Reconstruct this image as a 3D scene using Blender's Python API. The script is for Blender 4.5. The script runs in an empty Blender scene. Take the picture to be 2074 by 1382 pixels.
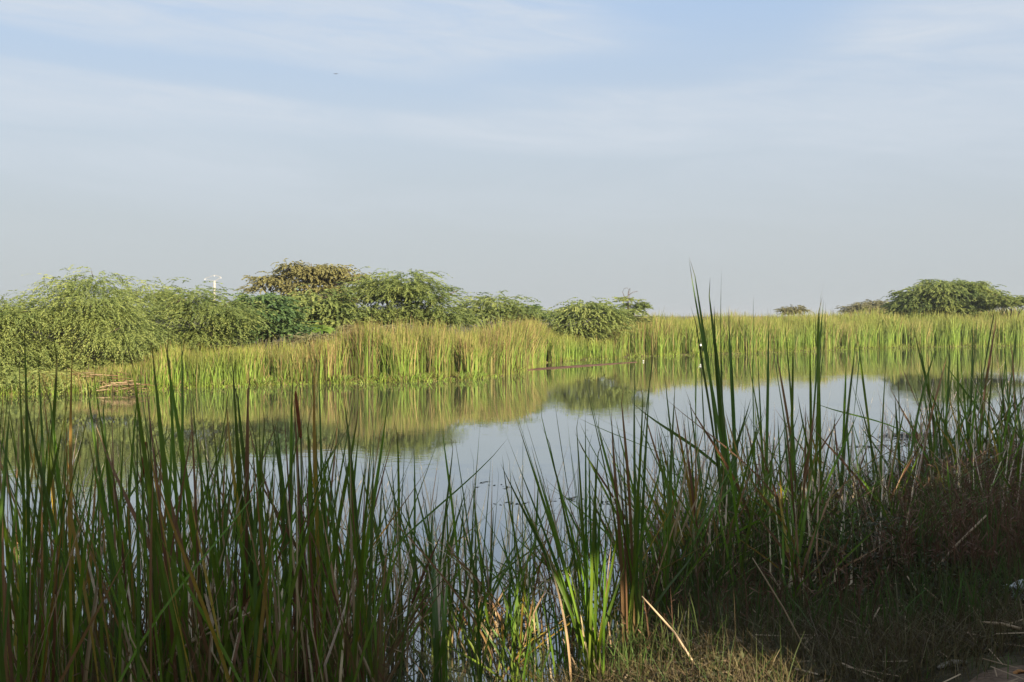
import bpy, math, random
import numpy as np
from mathutils import Vector

# ------------------------------------------------------------------ camera, sky, sun, exposure
sc = bpy.context.scene
COL = sc.collection
W, H, FPX, HOR = 2074.0, 1382.0, 2074.0, 640.0
CAM_Z = 2.5
TH = math.atan((H / 2 - HOR) / FPX)                       # downward pitch
cam_d = bpy.data.cameras.new("camera")
cam = bpy.data.objects.new("camera", cam_d)
COL.objects.link(cam)
cam_d.sensor_width = 36.0
cam_d.lens = 36.0
cam_d.clip_start = 0.05
cam_d.clip_end = 9000.0
cam.location = (0, 0, CAM_Z)
cam.rotation_euler = (math.radians(90) - TH, 0, 0)
sc.camera = cam

SUN_EL, SUN_AZ = math.radians(24), math.radians(146)       # azimuth clockwise from +Y: behind, to the right
SUN = Vector((math.cos(SUN_EL) * math.sin(SUN_AZ), math.cos(SUN_EL) * math.cos(SUN_AZ), math.sin(SUN_EL)))
sun_d = bpy.data.lights.new("sun", 'SUN')
sun_d.energy = 5.0
sun_d.angle = math.radians(0.5)
sun_d.color = (1.0, 0.86, 0.66)
sun = bpy.data.objects.new("sun", sun_d)
COL.objects.link(sun)
sun.rotation_euler = SUN.to_track_quat('Z', 'Y').to_euler()
sun.location = SUN * 60

sc.view_settings.view_transform = 'Standard'
sc.view_settings.look = 'None'
sc.view_settings.gamma = 1.0
sc.view_settings.exposure = 1.3
sc.view_settings.use_curve_mapping = False
sc.render.engine = 'CYCLES'
sc.cycles.use_denoising = True
sc.cycles.max_bounces = 6
sc.cycles.transparent_max_bounces = 8
sc.cycles.sample_clamp_indirect = 4.0


def NW(nt, kind, **kw):
    n = nt.nodes.new(kind)
    for k, v in kw.items():
        setattr(n, k, v)
    return n


def LK(nt, a, b):
    nt.links.new(a, b)


def MATH(nt, op, a, b=None, c=None):
    n = nt.nodes.new('ShaderNodeMath')
    n.operation = op
    for i, v in enumerate((a, b, c)):
        if v is None:
            continue
        if isinstance(v, (int, float)):
            n.inputs[i].default_value = v
        else:
            nt.links.new(v, n.inputs[i])
    return n.outputs[0]


def MIXC(nt, f, a, b):
    n = nt.nodes.new('ShaderNodeMix')
    n.data_type = 'RGBA'
    for s, v in ((0, f), (6, a), (7, b)):
        if isinstance(v, (int, float)):
            n.inputs[s].default_value = v
        elif isinstance(v, tuple):
            n.inputs[s].default_value = (*v, 1.0)
        else:
            nt.links.new(v, n.inputs[s])
    return n.outputs[2]


def SMOOTH(nt, v, a, b, lo=0.0, hi=1.0):
    n = nt.nodes.new('ShaderNodeMapRange')
    n.interpolation_type = 'SMOOTHSTEP'
    nt.links.new(v, n.inputs[0])
    n.inputs[1].default_value, n.inputs[2].default_value = a, b
    n.inputs[3].default_value, n.inputs[4].default_value = lo, hi
    return n.outputs[0]


def ramp(nt, v, stops):
    r = NW(nt, 'ShaderNodeValToRGB')
    el = r.color_ramp.elements
    el[0].position, el[0].color = stops[0][0], (*stops[0][1], 1)
    el[1].position, el[1].color = stops[-1][0], (*stops[-1][1], 1)
    for p, c in stops[1:-1]:
        e = el.new(p); e.color = (*c, 1)
    LK(nt, v, r.inputs[0])
    return r.outputs[0]


def MAP(nt, v, a, b, lo, hi):
    n = NW(nt, 'ShaderNodeMapRange')
    LK(nt, v, n.inputs[0])
    for i, q in enumerate((a, b, lo, hi)):
        n.inputs[i + 1].default_value = q
    return n.outputs[0]


def build_world():
    w = bpy.data.worlds.new("World")
    sc.world = w
    w.use_nodes = True
    nt = w.node_tree
    bg = nt.nodes['Background']
    bg.inputs[1].default_value = 0.071
    sky = NW(nt, 'ShaderNodeTexSky', sky_type='NISHITA', sun_disc=False)
    sky.sun_elevation = SUN_EL
    sky.sun_rotation = SUN_AZ
    sky.air_density, sky.dust_density, sky.ozone_density = 1.0, 1.0, 1.0
    tc = NW(nt, 'ShaderNodeTexCoord')
    sx = NW(nt, 'ShaderNodeSeparateXYZ')
    LK(nt, tc.outputs['Generated'], sx.inputs[0])
    x, y, z = sx.outputs
    el = MATH(nt, 'ARCSINE', z)
    az = MATH(nt, 'ARCTAN2', x, y)
    # thin cirrus sheets: streaky noise in azimuth / elevation, slightly tilted
    u = MATH(nt, 'MULTIPLY', az, 2.1)
    v0 = MATH(nt, 'MULTIPLY', el, 13.0)
    v = MATH(nt, 'ADD', v0, MATH(nt, 'MULTIPLY', az, 1.1))
    cb = NW(nt, 'ShaderNodeCombineXYZ')
    LK(nt, u, cb.inputs[0]); LK(nt, v, cb.inputs[1]); cb.inputs[2].default_value = 3.7
    n1 = NW(nt, 'ShaderNodeTexNoise')
    n1.inputs['Scale'].default_value = 1.15
    n1.inputs['Detail'].default_value = 8.0
    n1.inputs['Roughness'].default_value = 0.5
    n1.inputs['Distortion'].default_value = 0.6
    LK(nt, cb.outputs[0], n1.inputs[0])
    cloud = SMOOTH(nt, n1.outputs[0], 0.36, 0.66)

    n2 = NW(nt, 'ShaderNodeTexNoise')
    n2.inputs['Scale'].default_value = 3.6
    n2.inputs['Detail'].default_value = 9.0
    n2.inputs['Roughness'].default_value = 0.6
    n2.inputs['Distortion'].default_value = 1.2
    LK(nt, cb.outputs[0], n2.inputs[0])

    # broad sheets and clear lanes where the photograph has them, as soft ellipses on the sky
    def blob(a0, e0, ra, re, tilt):
        da = MATH(nt, 'SUBTRACT', az, a0)
        de = MATH(nt, 'SUBTRACT', MATH(nt, 'SUBTRACT', el, e0), MATH(nt, 'MULTIPLY', da, tilt))
        q = MATH(nt, 'ADD', MATH(nt, 'POWER', MATH(nt, 'DIVIDE', da, ra), 2.0),
                 MATH(nt, 'POWER', MATH(nt, 'DIVIDE', de, re), 2.0))
        q = MATH(nt, 'ADD', q, MATH(nt, 'MULTIPLY', MATH(nt, 'SUBTRACT', n1.outputs[0], 0.5), 3.4))
        return SMOOTH(nt, q, -0.2, 1.6, 1.0, 0.0)
    for (px, py, rx, ry, t) in ((880, 80, 560, 85, -0.06), (150, 80, 360, 60, -0.10), (1900, 110, 360, 75, 0.02), (200, 240, 480, 50, -0.03),
                                (1700, 245, 560, 55, 0.0), (1200, 270, 400, 45, -0.05)):
        b = blob((px - 1037) / 2074, (640 - py) / 2074, rx / 2074, ry / 2074, t)
        cloud = MATH(nt, 'MAXIMUM', cloud, b)
    for (px, py, rx, ry, t) in ((1460, 70, 240, 90, 0.02), (1270, 165, 330, 45, 0.0), (120, 150, 300, 26, -0.12),
                                (620, 190, 420, 26, -0.10)):
        b = blob((px - 1037) / 2074, (640 - py) / 2074, rx / 2074, ry / 2074, t)
        cloud = MATH(nt, 'MULTIPLY', cloud, MATH(nt, 'SUBTRACT', 1.0, MATH(nt, 'MULTIPLY', b, 0.95)))
    # dusty air: a pale veil that thickens towards the horizon all the way round
    veil = SMOOTH(nt, el, 0.02, 0.5, 0.96, 0.78)
    hazecol = ramp(nt, MAP(nt, el, 0.0, 0.5, 0.0, 1.0), [(0.0, (0.294, 0.318, 0.333)), (0.16, (0.306, 0.333, 0.354)), (0.34, (0.318, 0.360, 0.408)), (0.6, (0.262, 0.345, 0.468)), (1.0, (0.285, 0.355, 0.455))])
    sc10 = NW(nt, 'ShaderNodeVectorMath', operation='SCALE')
    LK(nt, hazecol, sc10.inputs[0]); sc10.inputs['Scale'].default_value = 10.0
    hazecol = sc10.outputs[0]
    c = MIXC(nt, veil, sky.outputs[0], hazecol)
    cloud = MATH(nt, 'MULTIPLY', cloud, MAP(nt, n2.outputs[0], 0.3, 0.7, 0.55, 1.3))
    cl = MATH(nt, 'MULTIPLY', cloud, SMOOTH(nt, el, 0.03, 0.22, 0.0, 0.66))
    c = MIXC(nt, cl, c, (3.82, 4.17, 4.62))
    LK(nt, c, bg.inputs[0])


build_world()

# ------------------------------------------------------------------ helpers
FW = np.array((0.0, math.cos(TH), -math.sin(TH)))
UP = np.array((0.0, math.sin(TH), math.cos(TH)))


def P(px, py, D):
    """World point seen at a pixel of the photograph, at distance D along +Y."""
    r = np.array(((px - W / 2) / FPX, 0, 0)) + UP * ((H / 2 - py) / FPX) + FW
    r = r * (D / r[1])
    return np.array((r[0], r[1], r[2] + CAM_Z))


NX = [-60, -30, -10, -3, -0.5, 0, 0.5, 0.95, 1.3, 1.7, 2.4, 3.4, 4.7, 6, 9.3, 14, 25, 45, 80, 200, 900]
NY = [9, 7, 6.4, 6.0, 5.9, 6.2, 6.9, 7.7, 9.2, 10, 11, 12.3, 13.5, 14.8, 18.5, 24, 32, 44, 60, 80, 90]
FX = [-900, -200, -60, -30, -16.2, -12.7, -11.3, -6.2, -1.7, 0.3, 1.6, 8, 17, 29, 43, 60, 120, 300, 900]
FY = [20, 24, 28, 30, 32.4, 33.5, 35.8, 38.4, 40.5, 45, 54.6, 63, 69, 80, 86, 94, 110, 130, 140]


def near_d(x, y):
    return (np.interp(x, NX, NY) - y) * 0.8


def far_d(x, y):
    return y - np.interp(x, FX, FY)


def sstep(v, a, b):
    t = np.clip((v - a) / (b - a), 0, 1)
    return t * t * (3 - 2 * t)


def ground(x, y):
    x = np.asarray(x, float); y = np.asarray(y, float)
    d = near_d(x, y)
    zn = np.where(d > 0, 0.03 + 0.85 * (1 - np.exp(-np.maximum(d, 0) / 5)), np.maximum(0.3 * d, -0.9))
    f = far_d(x, y)
    zf = np.where(f > 0, 0.03 + 0.4 * (1 - np.exp(-np.maximum(f, 0) / 4)), np.maximum(0.3 * f, -0.9))
    zf = zf + 1.1 * sstep(x, 26, 46) * sstep(f, 1, 25)
    z = np.maximum(zn, zf)
    bump = 0.02 * np.sin(x * 2.3 + 1.1 * np.sin(y * 1.7)) + 0.02 * np.sin(y * 2.9 + x * 1.3)
    return np.where(z > 0.03, z + bump * np.clip(z * 4, 0, 1), z)


def hit(px, py):
    """Ground or water point under a pixel of the photograph."""
    D = 2.5
    while D < 200:
        p = P(px, py, D)
        if p[2] <= max(float(ground(p[0], p[1])), 0.0):
            return p
        D *= 1.004
    return P(px, py, 200)


def mesh_quads(name, V, F, attrs=None, smooth=False):
    """Fast mesh from arrays: V (n,3), F (m,4) ints."""
    me = bpy.data.meshes.new(name)
    V = np.ascontiguousarray(V, np.float32); F = np.ascontiguousarray(F, np.int32)
    n, m, k = len(V), len(F), F.shape[1]
    me.vertices.add(n); me.vertices.foreach_set('co', V.ravel())
    me.loops.add(m * k); me.loops.foreach_set('vertex_index', F.ravel())
    me.polygons.add(m)
    me.polygons.foreach_set('loop_start', np.arange(0, m * k, k, dtype=np.int32))
    me.polygons.foreach_set('use_smooth', np.full(m, smooth))
    for nm, d in (attrs or {}).items():
        a = me.attributes.new(nm, 'FLOAT', 'POINT')
        a.data.foreach_set('value', np.ascontiguousarray(d, np.float32))
    me.update(calc_edges=True)
    return me


def obj(name, me, mat=None, parent=None, **props):
    o = bpy.data.objects.new(name, me)
    COL.objects.link(o)
    if mat is not None and me is not None and not me.materials:
        me.materials.append(mat)
    if parent is not None:
        o.parent = parent
    for k, v in props.items():
        if v is not None:
            o[k] = v
    return o


def thing(name, loc, label, cat, group=None):
    o = obj(name, None, label=label, category=cat, group=group)
    o.empty_display_size = 0.1
    o.location = loc
    return o


def tube(path, radii, sides=6):
    """Arrays of a closed tapered tube along a path."""
    path = np.asarray(path, float); n = len(path)
    T = np.gradient(path, axis=0); T /= np.linalg.norm(T, axis=1)[:, None] + 1e-9
    ref = np.where(np.abs(T[:, 2:3]) > 0.9, np.array([[1.0, 0, 0]]), np.array([[0, 0, 1.0]]))
    A = np.cross(T, ref); A /= np.linalg.norm(A, axis=1)[:, None] + 1e-9
    B = np.cross(T, A)
    an = np.linspace(0, 2 * math.pi, sides, endpoint=False)
    R = np.asarray(radii, float)[:, None, None]
    V = path[:, None, :] + R * (np.cos(an)[None, :, None] * A[:, None, :] + np.sin(an)[None, :, None] * B[:, None, :])
    V = V.reshape(-1, 3)
    F = [(i * sides + j, i * sides + (j + 1) % sides, (i + 1) * sides + (j + 1) % sides, (i + 1) * sides + j)
         for i in range(n - 1) for j in range(sides)]
    V = np.vstack([V, path[0], path[-1]])
    a, b = len(V) - 2, len(V) - 1
    for j in range(0, sides, 2):
        F.append((a, (j + 2) % sides, j + 1, j))
        e = (n - 1) * sides
        F.append((b, e + j, e + j + 1, e + (j + 2) % sides))
    return V, np.array(F)


class Bag:
    def __init__(s):
        s.V, s.F, s.A, s.n = [], [], {}, 0

    def add(s, V, F, **attrs):
        s.V.append(np.asarray(V)); s.F.append(np.asarray(F) + s.n)
        for k, v in attrs.items():
            s.A.setdefault(k, []).append(np.broadcast_to(np.asarray(v, float), (len(V),)))
        s.n += len(V)

    def mesh(s, name, smooth=False):
        return mesh_quads(name, np.vstack(s.V), np.vstack(s.F), {k: np.concatenate(v) for k, v in s.A.items()}, smooth)


# ------------------------------------------------------------------ materials
def base_mat(name):
    m = bpy.data.materials.new(name)
    m.use_nodes = True
    return m, m.node_tree, m.node_tree.nodes['Principled BSDF']


def attr(nt, name):
    a = NW(nt, 'ShaderNodeAttribute'); a.attribute_name = name
    return a.outputs['Fac']


def leafy(m, nt, pr, col, trans=0.3, rough=0.55):
    LK(nt, col, pr.inputs['Base Color'])
    pr.inputs['Roughness'].default_value = rough
    pr.inputs['Specular IOR Level'].default_value = 0.3
    tr = NW(nt, 'ShaderNodeBsdfTranslucent')
    LK(nt, col, tr.inputs[0])
    mx = NW(nt, 'ShaderNodeMixShader'); mx.inputs[0].default_value = trans
    LK(nt, pr.outputs[0], mx.inputs[1]); LK(nt, tr.outputs[0], mx.inputs[2])
    LK(nt, mx.outputs[0], nt.nodes['Material Output'].inputs[0])
    return m


def hsv(nt, col, h=None, s=None, v=None):
    n = NW(nt, 'ShaderNodeHueSaturation')
    for k, x in (('Hue', h), ('Saturation', s), ('Value', v)):
        if x is None:
            continue
        if isinstance(x, (int, float)):
            n.inputs[k].default_value = x
        else:
            LK(nt, x, n.inputs[k])
    LK(nt, col, n.inputs['Color'])
    return n.outputs[0]


def cattail_mat(name, stops, trans=0.28):
    m, nt, pr = base_mat(name)
    oi = NW(nt, 'ShaderNodeObjectInfo')
    t = attr(nt, 't')
    geo = NW(nt, 'ShaderNodeNewGeometry')
    nz = NW(nt, 'ShaderNodeTexNoise'); nz.inputs['Scale'].default_value = 7.0; nz.inputs['Detail'].default_value = 3
    LK(nt, geo.outputs['Position'], nz.inputs[0])
    t2 = MATH(nt, 'ADD', t, MATH(nt, 'MULTIPLY', MATH(nt, 'SUBTRACT', nz.outputs[0], 0.5), 0.35))
    c = ramp(nt, t2, stops)
    c = hsv(nt, c, MAP(nt, oi.outputs['Random'], 0, 1, 0.485, 0.515),
            MAP(nt, nz.outputs[0], 0.3, 0.7, 1.05, 0.95), MAP(nt, oi.outputs['Random'], 0, 1, 0.7, 1.35))
    return leafy(m, nt, pr, c, trans, 0.45)


M = {}
M['leaf'] = cattail_mat('cattail_leaf_green', [(0.0, (0.17, 0.2, 0.045)), (0.3, (0.15, 0.235, 0.022)), (0.85, (0.125, 0.21, 0.022)), (1.0, (0.17, 0.12, 0.05))])
M['leaf_dark'] = cattail_mat('cattail_leaf_dark', [(0.0, (0.14, 0.17, 0.045)), (0.35, (0.1, 0.165, 0.028)), (0.9, (0.095, 0.15, 0.03)), (1.0, (0.12, 0.075, 0.045))])
M['leaf_bright'] = cattail_mat('cattail_leaf_fresh', [(0.0, (0.16, 0.19, 0.03)), (0.25, (0.095, 0.17, 0.018)), (0.8, (0.075, 0.15, 0.02)), (1.0, (0.1, 0.12, 0.03))])
M['leaf_yellow'] = cattail_mat('cattail_leaf_yellowing', [(0.0, (0.34, 0.25, 0.06)), (0.5, (0.38, 0.27, 0.045)), (1.0, (0.36, 0.2, 0.06))])
M['leaf_dry'] = cattail_mat('cattail_leaf_dry', [(0.0, (0.34, 0.23, 0.12)), (0.5, (0.5, 0.37, 0.22)), (1.0, (0.62, 0.5, 0.34))], 0.15)
M['leaf_rust'] = cattail_mat('cattail_leaf_rust', [(0.0, (0.17, 0.12, 0.05)), (0.5, (0.24, 0.12, 0.055)), (1.0, (0.32, 0.19, 0.1))], 0.15)


def foliage_mat(name, dark, mid, light, trans=0.42):
    m, nt, pr = base_mat(name)
    c = ramp(nt, attr(nt, 'v'), [(0.0, dark), (0.5, mid), (1.0, light)])
    return leafy(m, nt, pr, c, trans, 0.6)


M['fol_bright'] = foliage_mat('prosopis_leaf_bright', (0.13, 0.175, 0.05), (0.235, 0.28, 0.08), (0.37, 0.39, 0.115))
M['fol_mid'] = foliage_mat('prosopis_leaf', (0.1, 0.145, 0.042), (0.19, 0.235, 0.065), (0.31, 0.34, 0.095))
M['fol_deep'] = foliage_mat('broad_shrub_leaf', (0.06, 0.12, 0.045), (0.115, 0.185, 0.06), (0.19, 0.26, 0.08))
M['fol_olive'] = foliage_mat('olive_dry_leaf', (0.17, 0.155, 0.06), (0.25, 0.235, 0.085), (0.33, 0.31, 0.11))
M['fol_grey'] = foliage_mat('grey_shrub_leaf', (0.15, 0.145, 0.075), (0.22, 0.21, 0.105), (0.29, 0.28, 0.13))
M['fol_shade'] = foliage_mat('shade_tree_leaf', (0.03, 0.06, 0.015), (0.05, 0.09, 0.02), (0.08, 0.12, 0.03), 0.12)
M['fol_lush'] = foliage_mat('lush_leaf', (0.09, 0.17, 0.03), (0.15, 0.25, 0.04), (0.24, 0.33, 0.06))
M['cover'] = foliage_mat('ground_cover_leaf', (0.05, 0.042, 0.022), (0.066, 0.072, 0.028), (0.1, 0.105, 0.038), 0.2)
M['weed'] = foliage_mat('dry_weed', (0.1, 0.05, 0.03), (0.16, 0.085, 0.048), (0.25, 0.145, 0.085), 0.15)
M['grass'] = foliage_mat('bank_grass', (0.12, 0.085, 0.04), (0.07, 0.1, 0.025), (0.09, 0.17, 0.03), 0.3)
M['straw'] = foliage_mat('straw', (0.24, 0.155, 0.085), (0.4, 0.28, 0.165), (0.56, 0.42, 0.26), 0.1)


M['deadleaf'] = foliage_mat('dead_lower_leaf', (0.1, 0.14, 0.03), (0.2, 0.12, 0.055), (0.4, 0.29, 0.17), 0.2)


M['thatch'] = foliage_mat('grass_thatch', (0.09, 0.055, 0.03), (0.12, 0.1, 0.04), (0.24, 0.19, 0.09), 0.2)


def reed_mat():
    m, nt, pr = base_mat('far_reed')
    t, k = attr(nt, 't'), attr(nt, 'k')
    green = ramp(nt, t, [(0.0, (0.196, 0.249, 0.034)), (0.35, (0.147, 0.228, 0.029)), (0.7, (0.157, 0.217, 0.034)), (0.9, (0.186, 0.212, 0.038)), (1.0, (0.221, 0.212, 0.046))])
    tan = ramp(nt, t, [(0.0, (0.178, 0.154, 0.046)), (0.5, (0.250, 0.203, 0.070)), (1.0, (0.290, 0.224, 0.087))])
    rust = ramp(nt, t, [(0.0, (0.092, 0.084, 0.026)), (0.6, (0.132, 0.084, 0.032)), (1.0, (0.185, 0.106, 0.043))])
    a = MIXC(nt, SMOOTH(nt, k, 0.58, 0.66), green, tan)
    b = MIXC(nt, SMOOTH(nt, k, 0.84, 0.90), a, rust)
    b = hsv(nt, b, None, None, MAP(nt, attr(nt, 'v'), 0, 1, 0.5, 1.55))
    return leafy(m, nt, pr, b, 0.3, 0.6)


M['reed'] = reed_mat()


def noise_mat(name, c1, c2, scale=3.0, rough=0.9, c3=None, bump=0.3, detail=6):
    m, nt, pr = base_mat(name)
    geo = NW(nt, 'ShaderNodeNewGeometry')
    n = NW(nt, 'ShaderNodeTexNoise'); n.inputs['Scale'].default_value = scale; n.inputs['Detail'].default_value = detail
    LK(nt, geo.outputs['Position'], n.inputs[0])
    st = [(0.35, c1), (0.65, c2)] if c3 is None else [(0.3, c1), (0.5, c2), (0.72, c3)]
    c = ramp(nt, n.outputs[0], st)
    n2 = NW(nt, 'ShaderNodeTexNoise'); n2.inputs['Scale'].default_value = scale * 14; n2.inputs['Detail'].default_value = 4
    LK(nt, geo.outputs['Position'], n2.inputs[0])
    c = hsv(nt, c, None, None, MAP(nt, n2.outputs[0], 0.25, 0.75, 0.6, 1.35))
    LK(nt, c, pr.inputs['Base Color'])
    pr.inputs['Roughness'].default_value = rough
    pr.inputs['Specular IOR Level'].default_value = 0.15
    b = NW(nt, 'ShaderNodeBump'); b.inputs['Strength'].default_value = bump; b.inputs['Distance'].default_value = 0.03
    LK(nt, n2.outputs[0], b.inputs['Height']); LK(nt, b.outputs[0], pr.inputs['Normal'])
    return m


M['ground'] = noise_mat('bank_soil', (0.035, 0.03, 0.016), (0.07, 0.055, 0.03), 1.6, 0.95, (0.09, 0.085, 0.035))
M['track'] = noise_mat('dirt', (0.13, 0.085, 0.055), (0.19, 0.13, 0.085), 2.2, 0.95, bump=0.5)
M['mud'] = noise_mat('mud', (0.085, 0.045, 0.028), (0.15, 0.085, 0.055), 1.2, 0.8)
M['bark'] = noise_mat('bark', (0.06, 0.045, 0.033), (0.14, 0.1, 0.075), 6, 0.95)
M['concrete'] = noise_mat('pale_concrete', (0.36, 0.34, 0.29), (0.46, 0.43, 0.37), 2, 0.8, bump=0.1)
M['white'] = noise_mat('white_plastic', (0.72, 0.74, 0.76), (0.84, 0.84, 0.83), 8, 0.45, bump=0.1)
M['greywhite'] = noise_mat('dusty_white_plastic', (0.5, 0.5, 0.5), (0.74, 0.73, 0.71), 9, 0.6, bump=0.2)
M['husk'] = noise_mat('pale_husk', (0.16, 0.14, 0.1), (0.3, 0.26, 0.2), 14, 0.9)
M['orange'] = noise_mat('orange_leaf', (0.3, 0.13, 0.04), (0.42, 0.2, 0.07), 20, 0.7)
M['bird'] = noise_mat('dark_feather', (0.05, 0.05, 0.055), (0.1, 0.1, 0.105), 20, 0.8)
M['spike'] = noise_mat('cattail_spike', (0.2, 0.065, 0.025), (0.32, 0.12, 0.05), 30, 0.95)
M['dark_weed'] = noise_mat('floating_weed', (0.02, 0.028, 0.015), (0.06, 0.06, 0.035), 9, 0.6)


def water_mat():
    m, nt, pr = base_mat('pond_water')
    geo = NW(nt, 'ShaderNodeNewGeometry')
    mp = NW(nt, 'ShaderNodeMapping')
    LK(nt, geo.outputs['Position'], mp.inputs[0])
    mp.inputs['Scale'].default_value = (1.0, 1.5, 1.0)
    n1 = NW(nt, 'ShaderNodeTexNoise'); n1.inputs['Scale'].default_value = 3.2; n1.inputs['Detail'].default_value = 3
    LK(nt, mp.outputs[0], n1.inputs[0])
    n2 = NW(nt, 'ShaderNodeTexNoise'); n2.inputs['Scale'].default_value = 0.22; n2.inputs['Detail'].default_value = 2
    LK(nt, geo.outputs['Position'], n2.inputs[0])
    b = NW(nt, 'ShaderNodeBump')
    b.inputs['Distance'].default_value = 0.01
    LK(nt, MAP(nt, n2.outputs[0], 0.45, 0.65, 0.05, 0.28), b.inputs['Strength'])
    LK(nt, n1.outputs[0], b.inputs['Height'])
    gl = NW(nt, 'ShaderNodeBsdfGlossy'); gl.inputs['Roughness'].default_value = 0.015
    gl.inputs['Color'].default_value = (0.92, 0.94, 0.95, 1)
    df = NW(nt, 'ShaderNodeBsdfDiffuse'); df.inputs['Color'].default_value = (0.06, 0.065, 0.04, 1)
    fr = NW(nt, 'ShaderNodeFresnel'); fr.inputs['IOR'].default_value = 1.5
    LK(nt, b.outputs[0], fr.inputs['Normal']); LK(nt, b.outputs[0], gl.inputs['Normal'])
    f = MATH(nt, 'POWER', fr.outputs[0], 0.55)
    mx = NW(nt, 'ShaderNodeMixShader')
    LK(nt, f, mx.inputs[0]); LK(nt, df.outputs[0], mx.inputs[1]); LK(nt, gl.outputs[0], mx.inputs[2])
    LK(nt, mx.outputs[0], nt.nodes['Material Output'].inputs[0])
    return m


M['water'] = water_mat()

# ------------------------------------------------------------------ setting: ground, water, track, mud bar


def grid_mesh(name, xs, ys, zf):
    X, Y = np.meshgrid(xs, ys)
    V = np.stack([X, Y, zf(X, Y)], -1).reshape(-1, 3)
    nx, ny = len(xs), len(ys)
    I = np.arange(nx * ny).reshape(ny, nx)
    F = np.stack([I[:-1, :-1], I[:-1, 1:], I[1:, 1:], I[1:, :-1]], -1).reshape(-1, 4)
    return mesh_quads(name, V, F, smooth=True)


xs = np.unique(np.concatenate([-np.geomspace(12, 1500, 40), np.arange(-12, 16, 0.25), np.arange(16, 60, 1.0), np.geomspace(60, 1500, 34)]))
ys = np.unique(np.concatenate([-np.geomspace(8, 200, 24), np.arange(-8, 26, 0.25), np.arange(26, 110, 0.8), np.geomspace(110, 2500, 34)]))
obj('ground', grid_mesh('ground', xs, ys, ground), M['ground'], kind='structure')
obj('water', grid_mesh('water', np.array([-800, -40, 40, 800.0]), np.array([0.5, 30, 60, 180.0]), lambda x, y: x * 0.0), M['water'], kind='structure')


def track_mesh():
    us = np.arange(-6, 16, 0.2); vs = np.linspace(0, 1, 13)
    V = []
    for v in vs:
        for u in us:
            ytop = 5.32 + 0.45 * (u - 1.9) + 0.10 * math.sin(u * 3.1) + 0.05 * math.sin(u * 9.7 + 1)
            y = ytop - v * 3.2
            e = 0.006 if 0 < v < 1 else -0.03
            V.append((u, y, float(ground(u, y)) + e + 0.012 * math.sin(v * 9)))
    nx = len(us)
    F = [(j * nx + i, (j + 1) * nx + i, (j + 1) * nx + i + 1, j * nx + i + 1) for j in range(len(vs) - 1) for i in range(nx - 1)]
    return mesh_quads('dirt_track', np.array(V), np.array(F), smooth=True)


obj('dirt_track', track_mesh(), M['track'], kind='structure')


def mud_mesh():
    L = []
    a, b = hit(1060, 748), hit(1290, 734)
    n = 36
    for i in range(n + 1):
        t = i / n
        c = a * (1 - t) + b * t
        w = 1.5 * math.sin(math.pi * min(1, t * 1.1 + 0.02)) ** 0.6 * (1 - 0.6 * t) + 0.25 * math.sin(i * 1.7)
        for k, z in ((-1, -0.05), (-0.6, 0.02), (0.6, 0.03), (1, -0.05)):
            L.append((c[0], c[1] + k * max(w, 0.15), z))
    F = [(i * 4 + k, (i + 1) * 4 + k, (i + 1) * 4 + k + 1, i * 4 + k + 1) for i in range(n) for k in range(3)]
    return mesh_quads('mud_bar', np.array(L), np.array(F), smooth=True)


obj('mud_bar', mud_mesh(), M['mud'], kind='structure')

# ------------------------------------------------------------------ trees


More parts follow.
